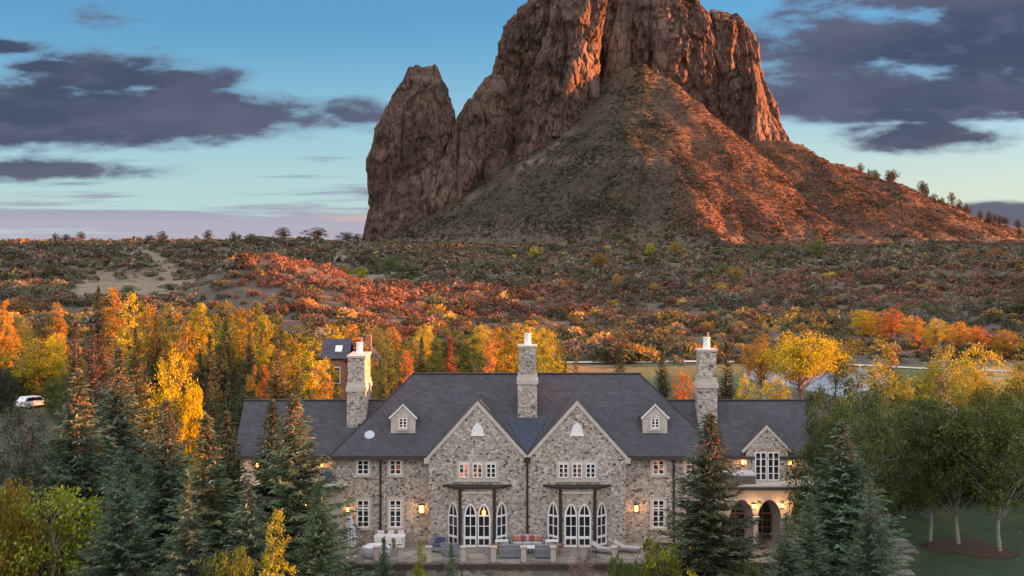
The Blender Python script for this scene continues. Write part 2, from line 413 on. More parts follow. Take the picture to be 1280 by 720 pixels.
vk = t.node('ShaderNodeTexVoronoi', feature='DISTANCE_TO_EDGE'); vk.inputs['Scale'].default_value = 0.16
wv_ = t.node('ShaderNodeVectorMath', operation='SCALE'); wv_.inputs['Scale'].default_value = 7.0; t.l.new(r1.outputs['Color'], wv_.inputs[0])
wa_ = t.node('ShaderNodeVectorMath', operation='ADD'); t.l.new(mp.outputs[0], wa_.inputs[0]); t.l.new(wv_.outputs[0], wa_.inputs[1]); t.l.new(wa_.outputs[0], vk.inputs['Vector'])
crk = t.smooth(vk.outputs[0], 0.0, 0.10)
k = t.mix(t.m('MULTIPLY', t.m('SUBTRACT', 1.0, crk), .55), k, (.035, .022, .018)); t.put(b.inputs['Base Color'], k)
t.l.new(t.m('ADD', r2.outputs[0], t.m('MULTIPLY', crk, .35)), bp.inputs['Height']); t.l.new(r1.outputs[0], bp2.inputs['Height']); t.l.new(bp2.outputs[0], bp.inputs['Normal']); t.l.new(bp.outputs[0], b.inputs['Normal'])

RV, RQ, RK = [], [], 0
def crag(Yc, sec, depth, seed, flute=5.0, nexp=2.8, nth=300, dz_=1.3, skew=0.0):
    """sec: (py, px_left, px_right) from foot to top at distance Yc; depth: half depth as share of the half width (min, max metres)"""
    global RK
    s = np.array(sec, float)
    zz = CAM_Z + (300 - s[:, 0]) * Yc / 1600; xl = (s[:, 1] - 640) * Yc / 1600; xr = (s[:, 2] - 640) * Yc / 1600
    z0, z1 = zz.min() - 14, zz.max()
    lv = np.arange(z0, z1 + dz_ * .5, dz_); o = np.argsort(zz)
    L = np.interp(lv, zz[o], xl[o]); Rr = np.interp(lv, zz[o], xr[o])
    ext = np.maximum(zz.min() - lv, 0); L = L - ext * .3; Rr = Rr + ext * .3
    cx = (L + Rr) / 2; a = np.maximum((Rr - L) / 2, 0.6)
    bdep = np.clip(a * depth[0], depth[1], depth[2]) * np.clip((z1 - lv) / 18 + 0.35, 0, 1)
    th = np.linspace(0, 2 * np.pi, nth, endpoint=False)
    ct, st = np.cos(th), np.sin(th); e = 2 / nexp
    ux = np.sign(ct) * np.abs(ct) ** e; uy = np.sign(st) * np.abs(st) ** e
    Xg = cx[:, None] + a[:, None] * ux; Yg = Yc + bdep[:, None] * uy; Zg = np.repeat(lv[:, None], nth, 1)
    # outward normals in plan
    tx = np.roll(Xg, -1, 1) - np.roll(Xg, 1, 1); ty = np.roll(Yg, -1, 1) - np.roll(Yg, 1, 1)
    ln = np.hypot(tx, ty) + 1e-6; nx, ny = ty / ln, -tx / ln
    sgn = np.sign((nx * ux + ny * uy).sum()); nx *= sgn; ny *= sgn
    d = 0.95 * flute * fbm(Xg / 26, Yg / 26, Zg / 110, seed, 3)
    d = d - 1.5 * flute * np.clip(0.28 - np.abs(fbm(Xg / 17, Yg / 17, Zg / 95, seed + 3, 2)), 0, 1) / 0.28 * 0.75
    d = d + 0.50 * flute * fbm(Xg / 8, Yg / 8, Zg / 12, seed + 5, 4) + 0.38 * flute * fbm(Xg / 3, Yg / 3, Zg / 7, seed + 9, 3)
    def blocks(sx, sz, sd):
        wx = fbm(Xg / (sx * 2.2), Yg / (sx * 2.2), Zg / (sz * 1.6), sd, 2) * .9
        ax = Xg / sx + wx; ay = Yg / sx + wx * .7; az_ = Zg / sz + fbm(Xg / sx, Yg / sx, 0, sd + 2, 2) * .6
        return _hash(np.floor(ax), np.floor(ay), np.floor(az_), sd + 4) - .5
    d = d + flute * (0.85 * blocks(11, 26, seed + 31) + 0.60 * blocks(5.0, 9, seed + 41) + 0.32 * blocks(2.4, 4.0, seed + 51))
    led = vnoise(Zg / 9 + fbm(Xg / 40, Yg / 40, 0, seed + 11, 2) * 1.5, 0, 0, seed + 12)
    d = d + 0.6 * flute * (led - .5)
    sc = np.clip(np.minimum(a, bdep) / 14, 0.25, 1)[:, None]
    edge = 1 - 0.55 * np.abs(ux)[None] ** 6        # the outline keeps close to its own width
    Xg = Xg + nx * d * sc * edge; Yg = Yg + ny * d * sc
    Zg = Zg + sstep(Zg, z1 - 16, z1) * (fbm(Xg / 11, Yg / 11, 0, seed + 14, 4) * 6.5)
    Yg = Yg + skew * a[:, None] * ux
    n0 = len(lv); vs = np.stack([Xg, Yg, Zg], -1).reshape(-1, 3)
    ii = np.arange(n0 * nth).reshape(n0, nth) + RK; nx_ = np.roll(ii, -1, 1)
    q = np.stack([ii[:-1], nx_[:-1], nx_[1:], ii[1:]], -1).reshape(-1, 4)
    # closing top rings
    cap_v, cap_q, last = [], [], ii[-1]
    base_i = RK + n0 * nth
    ctr = vs[-nth:].mean(0)
    for kk, f in enumerate((0.75, 0.5, 0.25, 0.03)):
        ring = ctr + (vs[-nth:] - ctr) * f; ring[:, 2] += fbm(ring[:, 0] / 9, ring[:, 1] / 9, 0, seed + 15, 3) * 2.5 + 0.8
        cap_v.append(ring); cur = base_i + kk * nth + np.arange(nth)
        cap_q.append(np.stack([last, np.roll(last, -1), np.roll(cur, -1), cur], -1)); last = cur
    RV.append(vs); RV.extend(cap_v); RQ.append(q); RQ.extend(cap_q); RK += n0 * nth + 4 * nth
# needle and its low buttress
crag(960, [(302, 454, 556), (285, 457, 556), (250, 460, 556), (200, 462, 562), (165, 473, 571), (148, 480, 570), (130, 486, 563), (110, 496, 556), (95, 504, 550), (86, 509, 546), (82, 516, 538)], (0.8, 9, 34), 101, 4.5)
crag(950, [(292, 520, 590), (262, 536, 596), (215, 546, 604), (180, 556, 608), (150, 570, 606), (135, 578, 604), (124, 584, 600)], (0.9, 8, 26), 111, 4.0)
crag(962, [(270, 560, 640), (200, 572, 640), (150, 582, 640), (120, 592, 636), (106, 598, 632), (97, 604, 626)], (0.9, 8, 24), 121, 3.6, nth=220)
# main crag: left mass, the buttress in front of it, the recessed wall and the right tower
crag(985, [(290, 548, 740), (230, 566, 735), (160, 588, 730), (120, 607, 730), (90, 620, 730), (55, 624, 728), (38, 630, 726), (14, 652, 722), (4, 664, 720), (-6, 676, 716), (-12, 684, 712)], (0.6, 18, 46), 131, 6.5, nth=380)
crag(958, [(235, 628, 756), (180, 640, 752), (140, 650, 750), (105, 664, 748), (70, 674, 748), (40, 684, 752), (15, 692, 756), (0, 697, 758), (-14, 704, 752), (-20, 712, 748)], (0.85, 16, 42), 141, 6.0, nexp=1.9, nth=360)
crag(1037, [(230, 720, 912), (160, 730, 902), (110, 735, 896), (60, 740, 892), (30, 742, 886), (14, 746, 878), (0, 752, 866), (-9, 758, 856), (-14, 764, 846)], (0.42, 16, 40), 151, 6.5, nth=420)
crag(1047, [(205, 850, 995), (180, 856, 991), (160, 862, 980), (130, 868, 968), (100, 872, 958), (80, 874, 953), (55, 876, 948), (42, 878, 942), (30, 880, 934), (20, 884, 922), (15, 890, 912)], (0.55, 16, 40), 161, 5.5, nexp=2.2, nth=340)
crag(1025, [(196, 928, 997), (170, 932, 984), (140, 936, 968), (110, 938, 956), (88, 938, 948)], (1.0, 10, 26), 171, 3.6, nexp=2.6, nth=240, skew=0.85)
crag(952, [(150, 690, 750), (112, 702, 751), (70, 712, 751), (35, 720, 755), (10, 728, 758), (-14, 734, 752)], (0.7, 8, 20), 181, 4.2, nexp=2.4, nth=220, skew=0.9)
crag(1020, [(120, 752, 800), (60, 760, 800), (20, 768, 802), (0, 774, 806), (-14, 780, 804)], (0.8, 8, 16), 191, 3.5, nth=160, skew=0.7)
crag(1022, [(150, 806, 850), (80, 812, 850), (30, 820, 850), (5, 826, 852), (-8, 832, 850)], (0.8, 8, 16), 195, 3.5, nth=160, skew=0.7)
tag(link("rocky_butte", mesh_np("rocky_butte", np.concatenate(RV), np.concatenate(RQ), mat=rm, smooth=False)), "towering brown rock butte with a separate needle on its left", "butte", kind="structure")

# ------------------------------------------------------------------ scrub: nearest bushes as things, the far mass as one object
rng = np.random.default_rng(7)
def kites(c, d, wdt, ln, nrm):
    """kite-shaped leaves: centre c, long direction d, width, length, normal hint"""
    d = d / (np.linalg.norm(d, axis=1, keepdims=True) + 1e-9)
    s = np.cross(d, nrm); s /= (np.linalg.norm(s, axis=1, keepdims=True) + 1e-9)
    a = c - d * ln[:, None] * .5; b = c + s * wdt[:, None] * .5 - d * ln[:, None] * .08
    e = c + d * ln[:, None] * .5; f = c - s * wdt[:, None] * .5 - d * ln[:, None] * .08
    return np.stack([a, b, e, f], 1).reshape(-1, 3)
def unit(n, up=0.0):
    v = rng.normal(size=(n, 3)); v[:, 2] += up; return v / np.linalg.norm(v, axis=1, keepdims=True)
leaf_far = foliage_mat("scrub_leaves", 0.2, 0.02, 0.24, attr=True, clump=0.06)
leaf_obj = foliage_mat("leaves", 0.32, 0.03, 0.45)
needle = foliage_mat("needles", 0.12, 0.03, 0.45)
bark = plain("bark_grey", (0.13, 0.105, 0.09), 0.9, 0, 0.35, 5.0)
bark_pale = plain("bark_pale", (0.27, 0.25, 0.22), 0.85, 0, 0.35, 5.0)
def dome(n, r, flat=0.75):
    v = unit(n, 0.35); v[:, 2] = np.abs(v[:, 2]); rad = r * (0.62 + 0.42 * rng.random(n))
    c = v * rad[:, None]; c[:, 2] *= flat
    return c, v
ntry = 105000
yy = 236 + (1000 - 236) * rng.random(ntry) ** 1.05
xx = (rng.random(ntry) * 2 - 1) * (0.43 * yy + 12)
nt2 = 76000; y2 = 690 + 300 * rng.random(nt2); x2 = -150 + 590 * rng.random(nt2)
yy = np.concatenate([yy, y2]); xx = np.concatenate([xx, x2]); ntry += nt2
px = 640 + 1600 * xx / yy
hh = ground(xx, yy)
dup2 = np.arange(ntry) >= ntry - nt2
keep = rng.random(ntry) < np.where(yy < 430, 0.30, np.where(yy < 700, 0.36, 0.95)) * np.clip(yy / 560, .35, 1.3)
keep &= rng.random(ntry) > meadow_mask(xx, yy) * 1.15
nz = fbm(xx / 26, yy / 26, 0, 51, 3)
keep &= (nz + rng.random(ntry) * 0.9 > -0.12)
pyv = 300 - (hh - CAM_Z) * 1600 / yy
keep &= ~((pyv < 150) & (rng.random(ntry) < 0.5))
chx = np.interp(pyv, [140, 165, 200, 250, 275], [735, 712, 668, 590, 545])
keep &= ~((np.abs(px - chx + fbm(xx / 9, yy / 9, 0, 58, 3) * 26) < 8) & (pyv < 270) & (yy > 760))
keep &= ~dup2 | (hh > 23)
xx, yy, hh, px, pyv = xx[keep], yy[keep], hh[keep], px[keep], pyv[keep]
o = np.argsort(yy); xx, yy, hh, px, pyv = xx[o], yy[o], hh[o], px[o], pyv[o]
N = len(xx)
clump = sstep(fbm(xx / 17, yy / 17, 0, 54, 3), -.25, .45)
rad = np.where(yy < 700, 1.5, np.where(hh > 24, .72, .95)) * (0.55 + 0.75 * clump + 0.9 * rng.random(N) ** 3)
pal = np.array([(.086, .088, .052), (.135, .105, .085), (.195, .105, .072), (.15, .142, .105), (.34, .22, .07), (.11, .105, .06), (.17, .105, .078)])
patch = fbm(xx / 40, yy / 30, 0, 52, 3)
pw = np.tile(np.array([.22, .26, .06, .22, .02, .18, .10]), (N, 1))
red = sstep(px, 280, 330) * (1 - sstep(px, 640, 900)) * sstep(yy, 250, 300) * (1 - sstep(yy, 400, 440))  # russet raised where the flat is sunlit: light put into bush colour
red = np.maximum(red, sstep(px, 850, 930) * sstep(yy, 325, 350) * (1 - sstep(yy, 440, 500)) * 0.7)
red = np.maximum(red, sstep(patch, 0.2, 0.45) * 0.4)
red = np.maximum(red, sstep(px, 820, 900) * (yy > 740) * 0.75)  # rust bushes paint red sunlight onto the butte's right slope
pw += ((1 - sstep(px, 780, 860)) * (yy > 740))[:, None] * np.array([.4, .05, -.06, 0, 0, .4, -.06])
nearg = (1 - sstep(yy, 275, 335)); red = red * (1 - nearg * (px > 560)); pw += nearg[:, None] * np.array([.12, -.12, .1, .25, .55, .5, 0.0])
pw += red[:, None] * np.array([-.2, .05, .9, -.18, .04, -.1, .5])
pw = np.clip(pw, 0, None); cum = np.cumsum(pw / pw.sum(1, keepdims=True), 1)
ci = (rng.random((N, 1)) > cum).sum(1).clip(0, 6)
ccol_ = pal[ci] * (0.75 + 0.5 * rng.random((N, 1))) * np.where(yy < 700, 1.18, 1.0)[:, None]
NIND = 290
# merged far scrub
nl = np.where(yy < 330, 120, np.where(yy < 460, 66, np.where(yy < 720, 20, 9)))
nl[:NIND] = 0
rep = np.repeat(np.arange(N), nl); tot = len(rep)
v = unit(tot, 0.35); v[:, 2] = np.abs(v[:, 2])
cc_ = v * (rad[rep] * (0.55 + 0.5 * rng.random(tot)))[:, None]; cc_[:, 2] *= 0.85
cc_ += np.stack([xx[rep], yy[rep], hh[rep] + 0.1 * rad[rep]], 1)
sz = rad[rep] * (0.50 + 0.25 * rng.random(tot)) * np.sqrt(22.0 / nl[rep])
lv = kites(cc_, unit(tot, 0.3), sz * .8, sz * 1.25, v + 0.6 * rng.normal(size=(tot, 3)))
scrub = link("scrub", mesh_np("scrub", lv, np.arange(4 * tot).reshape(-1, 4), mat=leaf_far, cols=np.repeat(ccol_[rep], 4, 0)))
tag(scrub, "sage and oak scrub covering the slopes below the butte", "scrub", kind="stuff")
# the 290 nearest bushes, each its own object
bush_me = []
for k in range(6):
    c_, v_ = dome(260, 1.0, 0.9)
    bl = rng.normal(size=(4, 3)) * .45; bl[:, 2] = np.abs(bl[:, 2]) * .6
    c_ = c_ * .68 + bl[rng.integers(0, 4, 260)]
    s_ = 0.15 + 0.10 * rng.random(260)
    lv = kites(c_, unit(260, .4), s_ * .8, s_ * 1.4, v_ + .6 * rng.normal(size=(260, 3)))
    bush_me.append(mesh_np("scrub_bush", lv, np.arange(1040).reshape(-1, 4), mat=leaf_obj))
kinds_ = ["dark green oak bush on the scrub flat behind the estate", "grey brown bush on the scrub flat behind the estate", "russet red bush on the scrub flat behind the estate",
          "pale sage bush on the scrub flat behind the estate", "golden bush on the scrub flat behind the estate", "olive green bush on the scrub flat behind the estate", "rusty brown bush on the scrub flat behind the estate"]
for i in range(NIND):
    b_ = link("scrub_bush", bush_me[i % 6], None, (xx[i], yy[i], hh[i] - .05))
    s_ = rad[i] * 1.05; b_.scale = (s_ * rng.uniform(.9, 1.3), s_ * rng.uniform(.9, 1.3), s_ * rng.uniform(.8, 1.2)); b_.rotation_euler.z = rng.uniform(0, 6.28)
    b_.color = (*ccol_[i], 1)
    tag(b_, kinds_[ci[i]], "bush", kinds_[ci[i]].split(" bush")[0] + " bushes on the flat")
print("scrub", N, tot)

# ------------------------------------------------------------------ trees
def tubes_np(segs, n=5):
    """segs: list of (p0, p1, r0, r1) -> verts, quads"""
    V_, Q_ = [], []; k = 0
    for p0, p1, r0, r1 in segs:
        p0, p1 = np.array(p0, float), np.array(p1, float); d = p1 - p0; d /= np.linalg.norm(d) + 1e-9
        a = np.cross(d, (0.3, 0.9, 0.1)); a /= np.linalg.norm(a) + 1e-9; b = np.cross(d, a)
        t = np.linspace(0, 2 * np.pi, n, endpoint=False)
        ring = np.cos(t)[:, None] * a + np.sin(t)[:, None] * b
        V_ += [p0 + ring * r0, p1 + ring * r1]
        i = np.arange(n); Q_.append(np.stack([k + i, k + (i + 1) % n, k + n + (i + 1) % n, k + n + i], 1)); k += 2 * n
    return np.concatenate(V_), np.concatenate(Q_)
sunlit_tip_m = foliage_mat("spruce_sunlit_tips", .15, .02, .35)
def make_spruce(seed, H=14.0, Rb=3.0, gap=0.31, dens=1.0):
    global rng
    rng = np.random.default_rng(seed)
    segs = [((0, 0, -1.0), (0, 0, H * .5), .22, .13), ((0, 0, H * .5), (0, 0, H), .13, .015)]
    C, D, W, L, Nn = [], [], [], [], []
    z = 0.5
    while z < H - 0.15:
        f = z / H; lmax = Rb * min((1 - f) ** 1.05 * 1.16, (1 - f) ** .6 * .95) * (0.55 + .45 * min(1, f / .08)) + 0.12
        nb = max(4, int(round((10.5 - 4.0 * f) * dens)))
        ph = rng.uniform(0, 6.28)
        for b in range(nb):
            if rng.random() < 0.10: continue
            a = ph + 2 * np.pi * b / nb + rng.normal(0, .22); ln = lmax * rng.uniform(.62, 1.22)
            od = np.array([np.cos(a), np.sin(a), 0]); sd = np.array([-np.sin(a), np.cos(a), 0])
            e0 = -0.28 + 0.85 * f + rng.normal(0, .08)
            m = max(3, int(ln / 0.125)); s = np.linspace(.12, 1, m)
            zz_ = z + ln * (e0 * s - .16 * s + 0.26 * s ** 3) + rng.normal(0, .1)
            P_ = od[None] * (ln * s)[:, None]; P_[:, 2] = zz_
            if ln > 0.8: segs.append(((0, 0, z), P_[-1] * np.array([.8, .8, 0]) + np.array([0, 0, zz_[int(m * .75)]]), .035, .012))
            for side in (-1, 1):
                l = (0.24 + 0.42 * (1 - s) * min(1, ln)) * (1 - .35 * f) * rng.uniform(.7, 1.3, m)
                dr = od[None] * rng.uniform(.5, 1.0, m)[:, None] + side * sd[None] * rng.uniform(.5, 1.1, m)[:, None]
                dr[:, 2] = rng.uniform(-.6, .12, m)
                dn = dr / np.linalg.norm(dr, axis=1, keepdims=True)
                C.append(P_ + dn * (l * .45)[:, None]); D.append(dn); L.append(l); W.append(l * rng.uniform(.18, .30, m))
                Nn.append(np.array([0, 0, .6]) + rng.normal(0, 1.0, (m, 3)))
            # hanging / tip sprays
            dn = od[None] + rng.normal(0, .25, (m, 3)); dn[:, 2] += rng.uniform(-.9, .25, m); l = rng.uniform(.22, .42, m)
            C.append(P_ + rng.normal(0, .04, (m, 3))); D.append(dn); L.append(l); W.append(l * .28); Nn.append(rng.normal(0, 1.0, (m, 3)))
        z += gap * rng.uniform(.75, 1.25) * (1.0 - .35 * f)
    # leader
    m = 26; zz_ = np.linspace(H - 1.2, H + .12, m); a = rng.uniform(0, 6.28, m)
    dn = np.stack([np.cos(a), np.sin(a), rng.uniform(.6, 1.5, m)], 1); l = rng.uniform(.14, .34, m)
    C.append(np.stack([0 * a, 0 * a, zz_], 1) + dn * .06); D.append(dn); L.append(l); W.append(l * .32); Nn.append(rng.normal(0, 1, (m, 3)))
    C, D, L, W, Nn = map(np.concatenate, (C, D, L, W, Nn))
    lv = kites(C, D, W, L, Nn)
    crown = mesh_np("crown", lv, np.arange(len(lv)).reshape(-1, 4), mat=needle)
    tv, tq = tubes_np(segs); trunk = mesh_np("trunk", tv, tq, mat=bark)
    # orange-brown kites in the top, coloured as if sunlit
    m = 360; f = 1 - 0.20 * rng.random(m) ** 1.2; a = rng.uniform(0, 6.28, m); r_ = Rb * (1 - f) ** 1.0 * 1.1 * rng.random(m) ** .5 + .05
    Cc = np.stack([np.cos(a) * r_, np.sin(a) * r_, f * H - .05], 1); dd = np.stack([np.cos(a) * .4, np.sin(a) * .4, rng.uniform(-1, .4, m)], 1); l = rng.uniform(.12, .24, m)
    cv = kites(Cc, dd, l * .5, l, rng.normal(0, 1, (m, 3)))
    global SUNLIT_TIPS; SUNLIT_TIPS = mesh_np("sunlit_tips", cv, np.arange(len(cv)).reshape(-1, 4), mat=sunlit_tip_m)
    return trunk, crown, H, Rb, SUNLIT_TIPS
def make_broad(seed, H=10.0, W=6.0, base=0.22, ncl=90, nleaf=46, leaf=.2, top=.55, rough=.35, bark_m=None, multi=1, airy=.0):
    """deciduous: limbs reach to leaf clumps spread through an uneven crown volume"""
    global rng
    rng = np.random.default_rng(seed)
    bark_m = bark_m or bark
    zc = H * (base + (1 - base) * .5); rz = H * (1 - base) * .5; rx = W / 2
    pts = []
    lob = rng.normal(size=(9, 3)); lob /= np.linalg.norm(lob, axis=1, keepdims=True); la = rng.uniform(-.3, .35, 9)
    while len(pts) < ncl:
        v = rng.normal(size=3); v /= np.linalg.norm(v)
        r = rng.random() ** (1 / 2.2)
        bump = 1 + rough * sum(a * max(0, v @ l) ** 3 for a, l in zip(la, lob)) * 1.6
        zf = v[2] * r
        taper = 1 - (top * .75) * max(0, zf) - .25 * max(0, -zf)
        p = np.array([v[0] * r * rx * bump * taper, v[1] * r * rx * bump * taper, zc + zf * rz * (1 + .12 * (bump - 1))])
        pts.append(p)
    pts = np.array(pts)
    segs = []
    stems = []
    for k in range(multi):
        off = rng.normal(0, .12 * W * (multi > 1), 2); lean = rng.normal(0, .05 * H, 2)
        p = np.array([off[0], off[1], -.6]); prev = p
        line = [p]
        for i in range(1, 7):
            q = np.array([off[0] + lean[0] * (i / 6) ** 1.3 + rng.normal(0, .012 * H), off[1] + lean[1] * (i / 6) ** 1.3 + rng.normal(0, .012 * H), H * .86 * i / 6])
            line.append(q)
        r0 = .018 * H / multi ** .4 + .02
        for i in range(6): segs.append((line[i], line[i + 1], r0 * (1 - i / 6.4), r0 * (1 - (i + 1) / 6.4)))
        stems.append(np.array(line))
    for j, p in enumerate(pts):
        st = stems[j % multi]
        zt = max(H * base * .75, p[2] - np.hypot(p[0], p[1]) * rng.uniform(.5, 1.0))
        a = np.array([np.interp(zt, st[:, 2], st[:, 0]), np.interp(zt, st[:, 2], st[:, 1]), zt])
        mid = (a + p) / 2 + rng.normal(0, .05 * W, 3) * .6 + np.array([0, 0, .03 * H])
        r = .006 * H * rng.uniform(.6, 1.2)
        r *= .7; segs.append((a, mid, r, r * .6)); segs.append((mid, p, r * .6, r * .15))
    cr = .085 * W + .028 * H
    C, D, L = [], [], []
    for p in pts:
        n_ = int(nleaf * rng.uniform(.5, 1.4) * (1 - airy * rng.random()))
        q = rng.normal(size=(n_, 3)) * np.array([cr, cr, cr * .72]) * rng.uniform(.55, 1.05) * .46
        C.append(p + q); L.append(leaf * rng.uniform(.6, 1.35, n_))
    C = np.concatenate(C); L = np.concatenate(L); n_ = len(C)
    lv = kites(C, unit(n_, .1), L * .8, L * 1.25, unit(n_, .6))
    crown = mesh_np("crown", lv, np.arange(len(lv)).reshape(-1, 4), mat=leaf_obj)
    tv, tq = tubes_np(segs); trunk = mesh_np("trunk", tv, tq, mat=bark_m)
    return trunk, crown, H, W / 2
SPR = [make_spruce(201, dens=1.15), make_spruce(202, Rb=2.6, dens=1.1), make_spruce(203, Rb=3.3, gap=.33), make_spruce(204, Rb=2.8, gap=.29, dens=1.1), make_spruce(205, Rb=2.2, gap=.36, dens=.95)]
ASP = [make_broad(301, 12, 4.0, .07, 100, 90, .155, .75, .5), make_broad(302, 12, 3.4, .06, 95, 84, .15, .8, .6, airy=.4), make_broad(303, 11, 4.6, .08, 105, 84, .155, .6, .6)]
BRO = [make_broad(401, 12, 9.5, .12, 160, 92, .17, .35, .7), make_broad(402, 11, 8.0, .1, 140, 92, .165, .45, .8, airy=.3), make_broad(403, 13, 8.5, .14, 150, 88, .17, .5, .8, multi=3, bark_m=bark_pale)]
AIR = [make_broad(501, 12, 8.0, .14, 165, 84, .17, .45, .8, airy=.4, bark_m=bark_pale, multi=2), make_broad(502, 13, 7.0, .18, 155, 82, .17, .5, .9, airy=.5, bark_m=bark_pale)]
LAWN = [make_broad(711, 12, 9.5, .2, 190, 95, .17, .35, .8, bark_m=bark_pale), make_broad(712, 12, 8.5, .24, 180, 95, .17, .4, .8, bark_m=bark_pale)]
HIGH = [make_broad(701, 12, 9.5, .50, 110, 88, .17, .3, .8), make_broad(702, 12, 8.5, .46, 100, 84, .17, .4, .9)]
BSH = [make_broad(601, 5, 6.0, .04, 170, 95, .115, .3, .7, multi=4), make_broad(602, 4, 3.2, .04, 75, 80, .115, .5, .7, multi=3, bark_m=bark_pale)]
LIB = {'spruce': SPR, 'aspen': ASP, 'broad': BRO, 'airy': AIR, 'bush': BSH, 'high': HIGH, 'lawn': LAWN}
NAME = {'spruce': 'spruce_tree', 'aspen': 'aspen_tree', 'broad': 'cottonwood_tree', 'airy': 'cottonwood_tree', 'bush': 'garden_bush', 'high': 'cottonwood_tree', 'lawn': 'lawn_tree'}
CATG = {'spruce': 'tree', 'aspen': 'tree', 'broad': 'tree', 'airy': 'tree', 'bush': 'bush', 'high': 'tree', 'lawn': 'tree'}
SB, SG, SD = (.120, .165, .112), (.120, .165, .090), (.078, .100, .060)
GOLD, ORNG, YEL, YGR, OLV, GRN, RUST, GGR = (.45, .40, .055), (.46, .28, .055), (.60, .50, .03), (.30, .32, .045), (.18, .20, .055), (.145, .180, .06), (.34, .12, .05), (.19, .205, .105)
tree_n = 0
def tree(kind, px, top, Y, wpx, colr, label, group=None, var=None, dx=0.0):
    """a tree of a given look: its ground point comes from the terrain, its height and spread from what it measures"""
    global tree_n
    lib = LIB[kind]; v = lib[(tree_n if var is None else var) % len(lib)]; tree_n += 1
    x_ = X(px, Y); z0 = gz(x_, Y); H = CAM_Z + (300 - top) * Y / 1600 - z0; Wd = wpx * Y / 1600
    rot = (tree_n * 2.399) % 6.283
    e = empty(NAME[kind], (x_, Y, z0 - .05), rot); sxy = Wd / (2 * v[3]) * ((1.62 if Y < 100 else 1.35) if kind == 'spruce' else 1.0); e.scale = (sxy, sxy, H / v[2])
    tr_ = link("trunk", v[0], e); cr_ = link("crown", v[1], e)
    jit = 0.88 + 0.24 * ((tree_n * 0.618) % 1)
    cr_.color = (*[min(.9, q * jit) for q in colr], 1)
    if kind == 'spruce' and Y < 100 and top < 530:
        co_ = link("sunlit_tips", v[4], e); co_.color = (.27, .175, .11, 1); co_['kind'] = 'stuff'  # warm kites paint sunlit colour into tops that reach the sun
    tag(e, label, CATG[kind], group)
    return e

T = tree
# --- big spruces left of the house
T('spruce', 148, 433, 92, 100, SB, "tallest blue grey spruce left of the house, behind the yellow-green bush")
T('spruce', 97, 466, 84, 125, SB, "wide blue grey spruce directly above the yellow-green bush")
T('spruce', 172, 446, 99, 80, SD, "dark narrow spruce below the bright golden tree, right of the tallest spruce")
T('spruce', 208, 498, 83, 95, SB, "blue grey spruce under the bright golden tree")
T('spruce', 258, 518, 77, 105, SG, "pale green spruce with a light tip, left of the long wing roof")
T('spruce', 284, 512, 81, 80, SD, "dark spruce touching the left end of the long wing roof")
T('spruce', 340, 503, 82, 85, SD, "dark spruce with a thin pink tip before the left wing")
T('spruce', 368, 492, 79, 140, SG, "broad spruce with a glowing orange tip before the left wing")
T('spruce', 152, 560, 76, 90, SB, "shorter grey spruce beside the stepping stone path")
T('spruce', 235, 590, 72, 80, SB, "low bluish spruce right of the stepping stone path")
T('spruce', 398, 600, 74, 80, SG, "low green spruce at the left end of the terrace")
T('spruce', 310, 600, 73, 90, SB, "low blue spruce between the young yellow aspen and the path")
T('broad', 28, 508, 84, 95, (.10, .12, .085), "grey green rounded tree at the left picture edge", var=0)
T('bush', 70, 600, 78, 190, (.26, .29, .05), "large yellow-green bush filling the lower left corner", var=0)
T('bush', 10, 594, 76, 90, (.24, .18, .035), "orange-flecked bush at the lower left edge", var=0)
T('aspen', 345, 640, 70, 46, YGR, "young yellow aspen in front of the broad spruce", var=1)
T('bush', 290, 678, 68, 90, (.11, .15, .03), "leafy green bush at the foot of the pale green spruce", var=0)
# --- lit woods left
T('broad', 45, 424, 186, 68, (.36, .34, .04), "yellow-green tree above the parked white car", var=1)
T('broad', 70, 416, 190, 34, YEL, "golden yellow tree just right of the yellow-green one", var=2)
T('aspen', 72, 379, 220, 26, ORNG, "small round orange tree at the edge of the tan meadow")
T('aspen', 4, 366, 200, 30, ORNG, "orange aspen cut by the left picture edge")
T('broad', 20, 395, 215, 60, GRN, "dark green tree behind the yellow-green tree")
T('broad', 55, 390, 230, 50, SD, "dark leafy tree left of the small round orange tree")
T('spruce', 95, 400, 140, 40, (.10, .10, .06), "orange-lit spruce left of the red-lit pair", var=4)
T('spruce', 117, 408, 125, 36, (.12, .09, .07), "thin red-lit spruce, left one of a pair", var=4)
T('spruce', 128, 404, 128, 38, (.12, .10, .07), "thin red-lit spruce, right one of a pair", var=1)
T('spruce', 123, 358, 170, 34, (.07, .08, .05), "dark pointed spruce rising above the orange aspens")
T('aspen', 143, 361, 165, 36, ORNG, "pinkish orange aspen beside the dark pointed spruce", var=1)
T('aspen', 163, 368, 160, 40, GOLD, "golden aspen right of the pinkish orange aspen")
T('aspen', 186, 382, 150, 36, (.36, .24, .05), "brownish gold aspen with bare top twigs", var=1)
T('spruce', 195, 395, 140, 44, (.16, .12, .05), "golden brown conifer behind the bright golden tree")
T('aspen', 207, 380, 172, 34, OLV, "olive aspen left of the tallest golden aspen")
T('aspen', 227, 376, 150, 40, (.38, .27, .055), "orange gold aspen above the bright golden tree")
T('broad', 215, 440, 112, 72, YEL, "bright golden tree glowing among the spruces", var=1)
T('bush', 243, 470, 112, 30, YEL, "small golden tree on the right shoulder of the bright golden tree", var=1)
T('aspen', 250, 373, 170, 40, GOLD, "tall golden aspen in the middle of the lit woods", var=0)
T('aspen', 272, 369, 178, 40, OLV, "olive topped aspen right of the tall golden aspen", var=2)
T('aspen', 290, 366, 180, 42, (.27, .24, .05), "ochre aspen left of the long wing's light spruce", var=2)
T('aspen', 308, 376, 165, 38, (.36, .28, .05), "warm gold aspen above the two small orange trees")
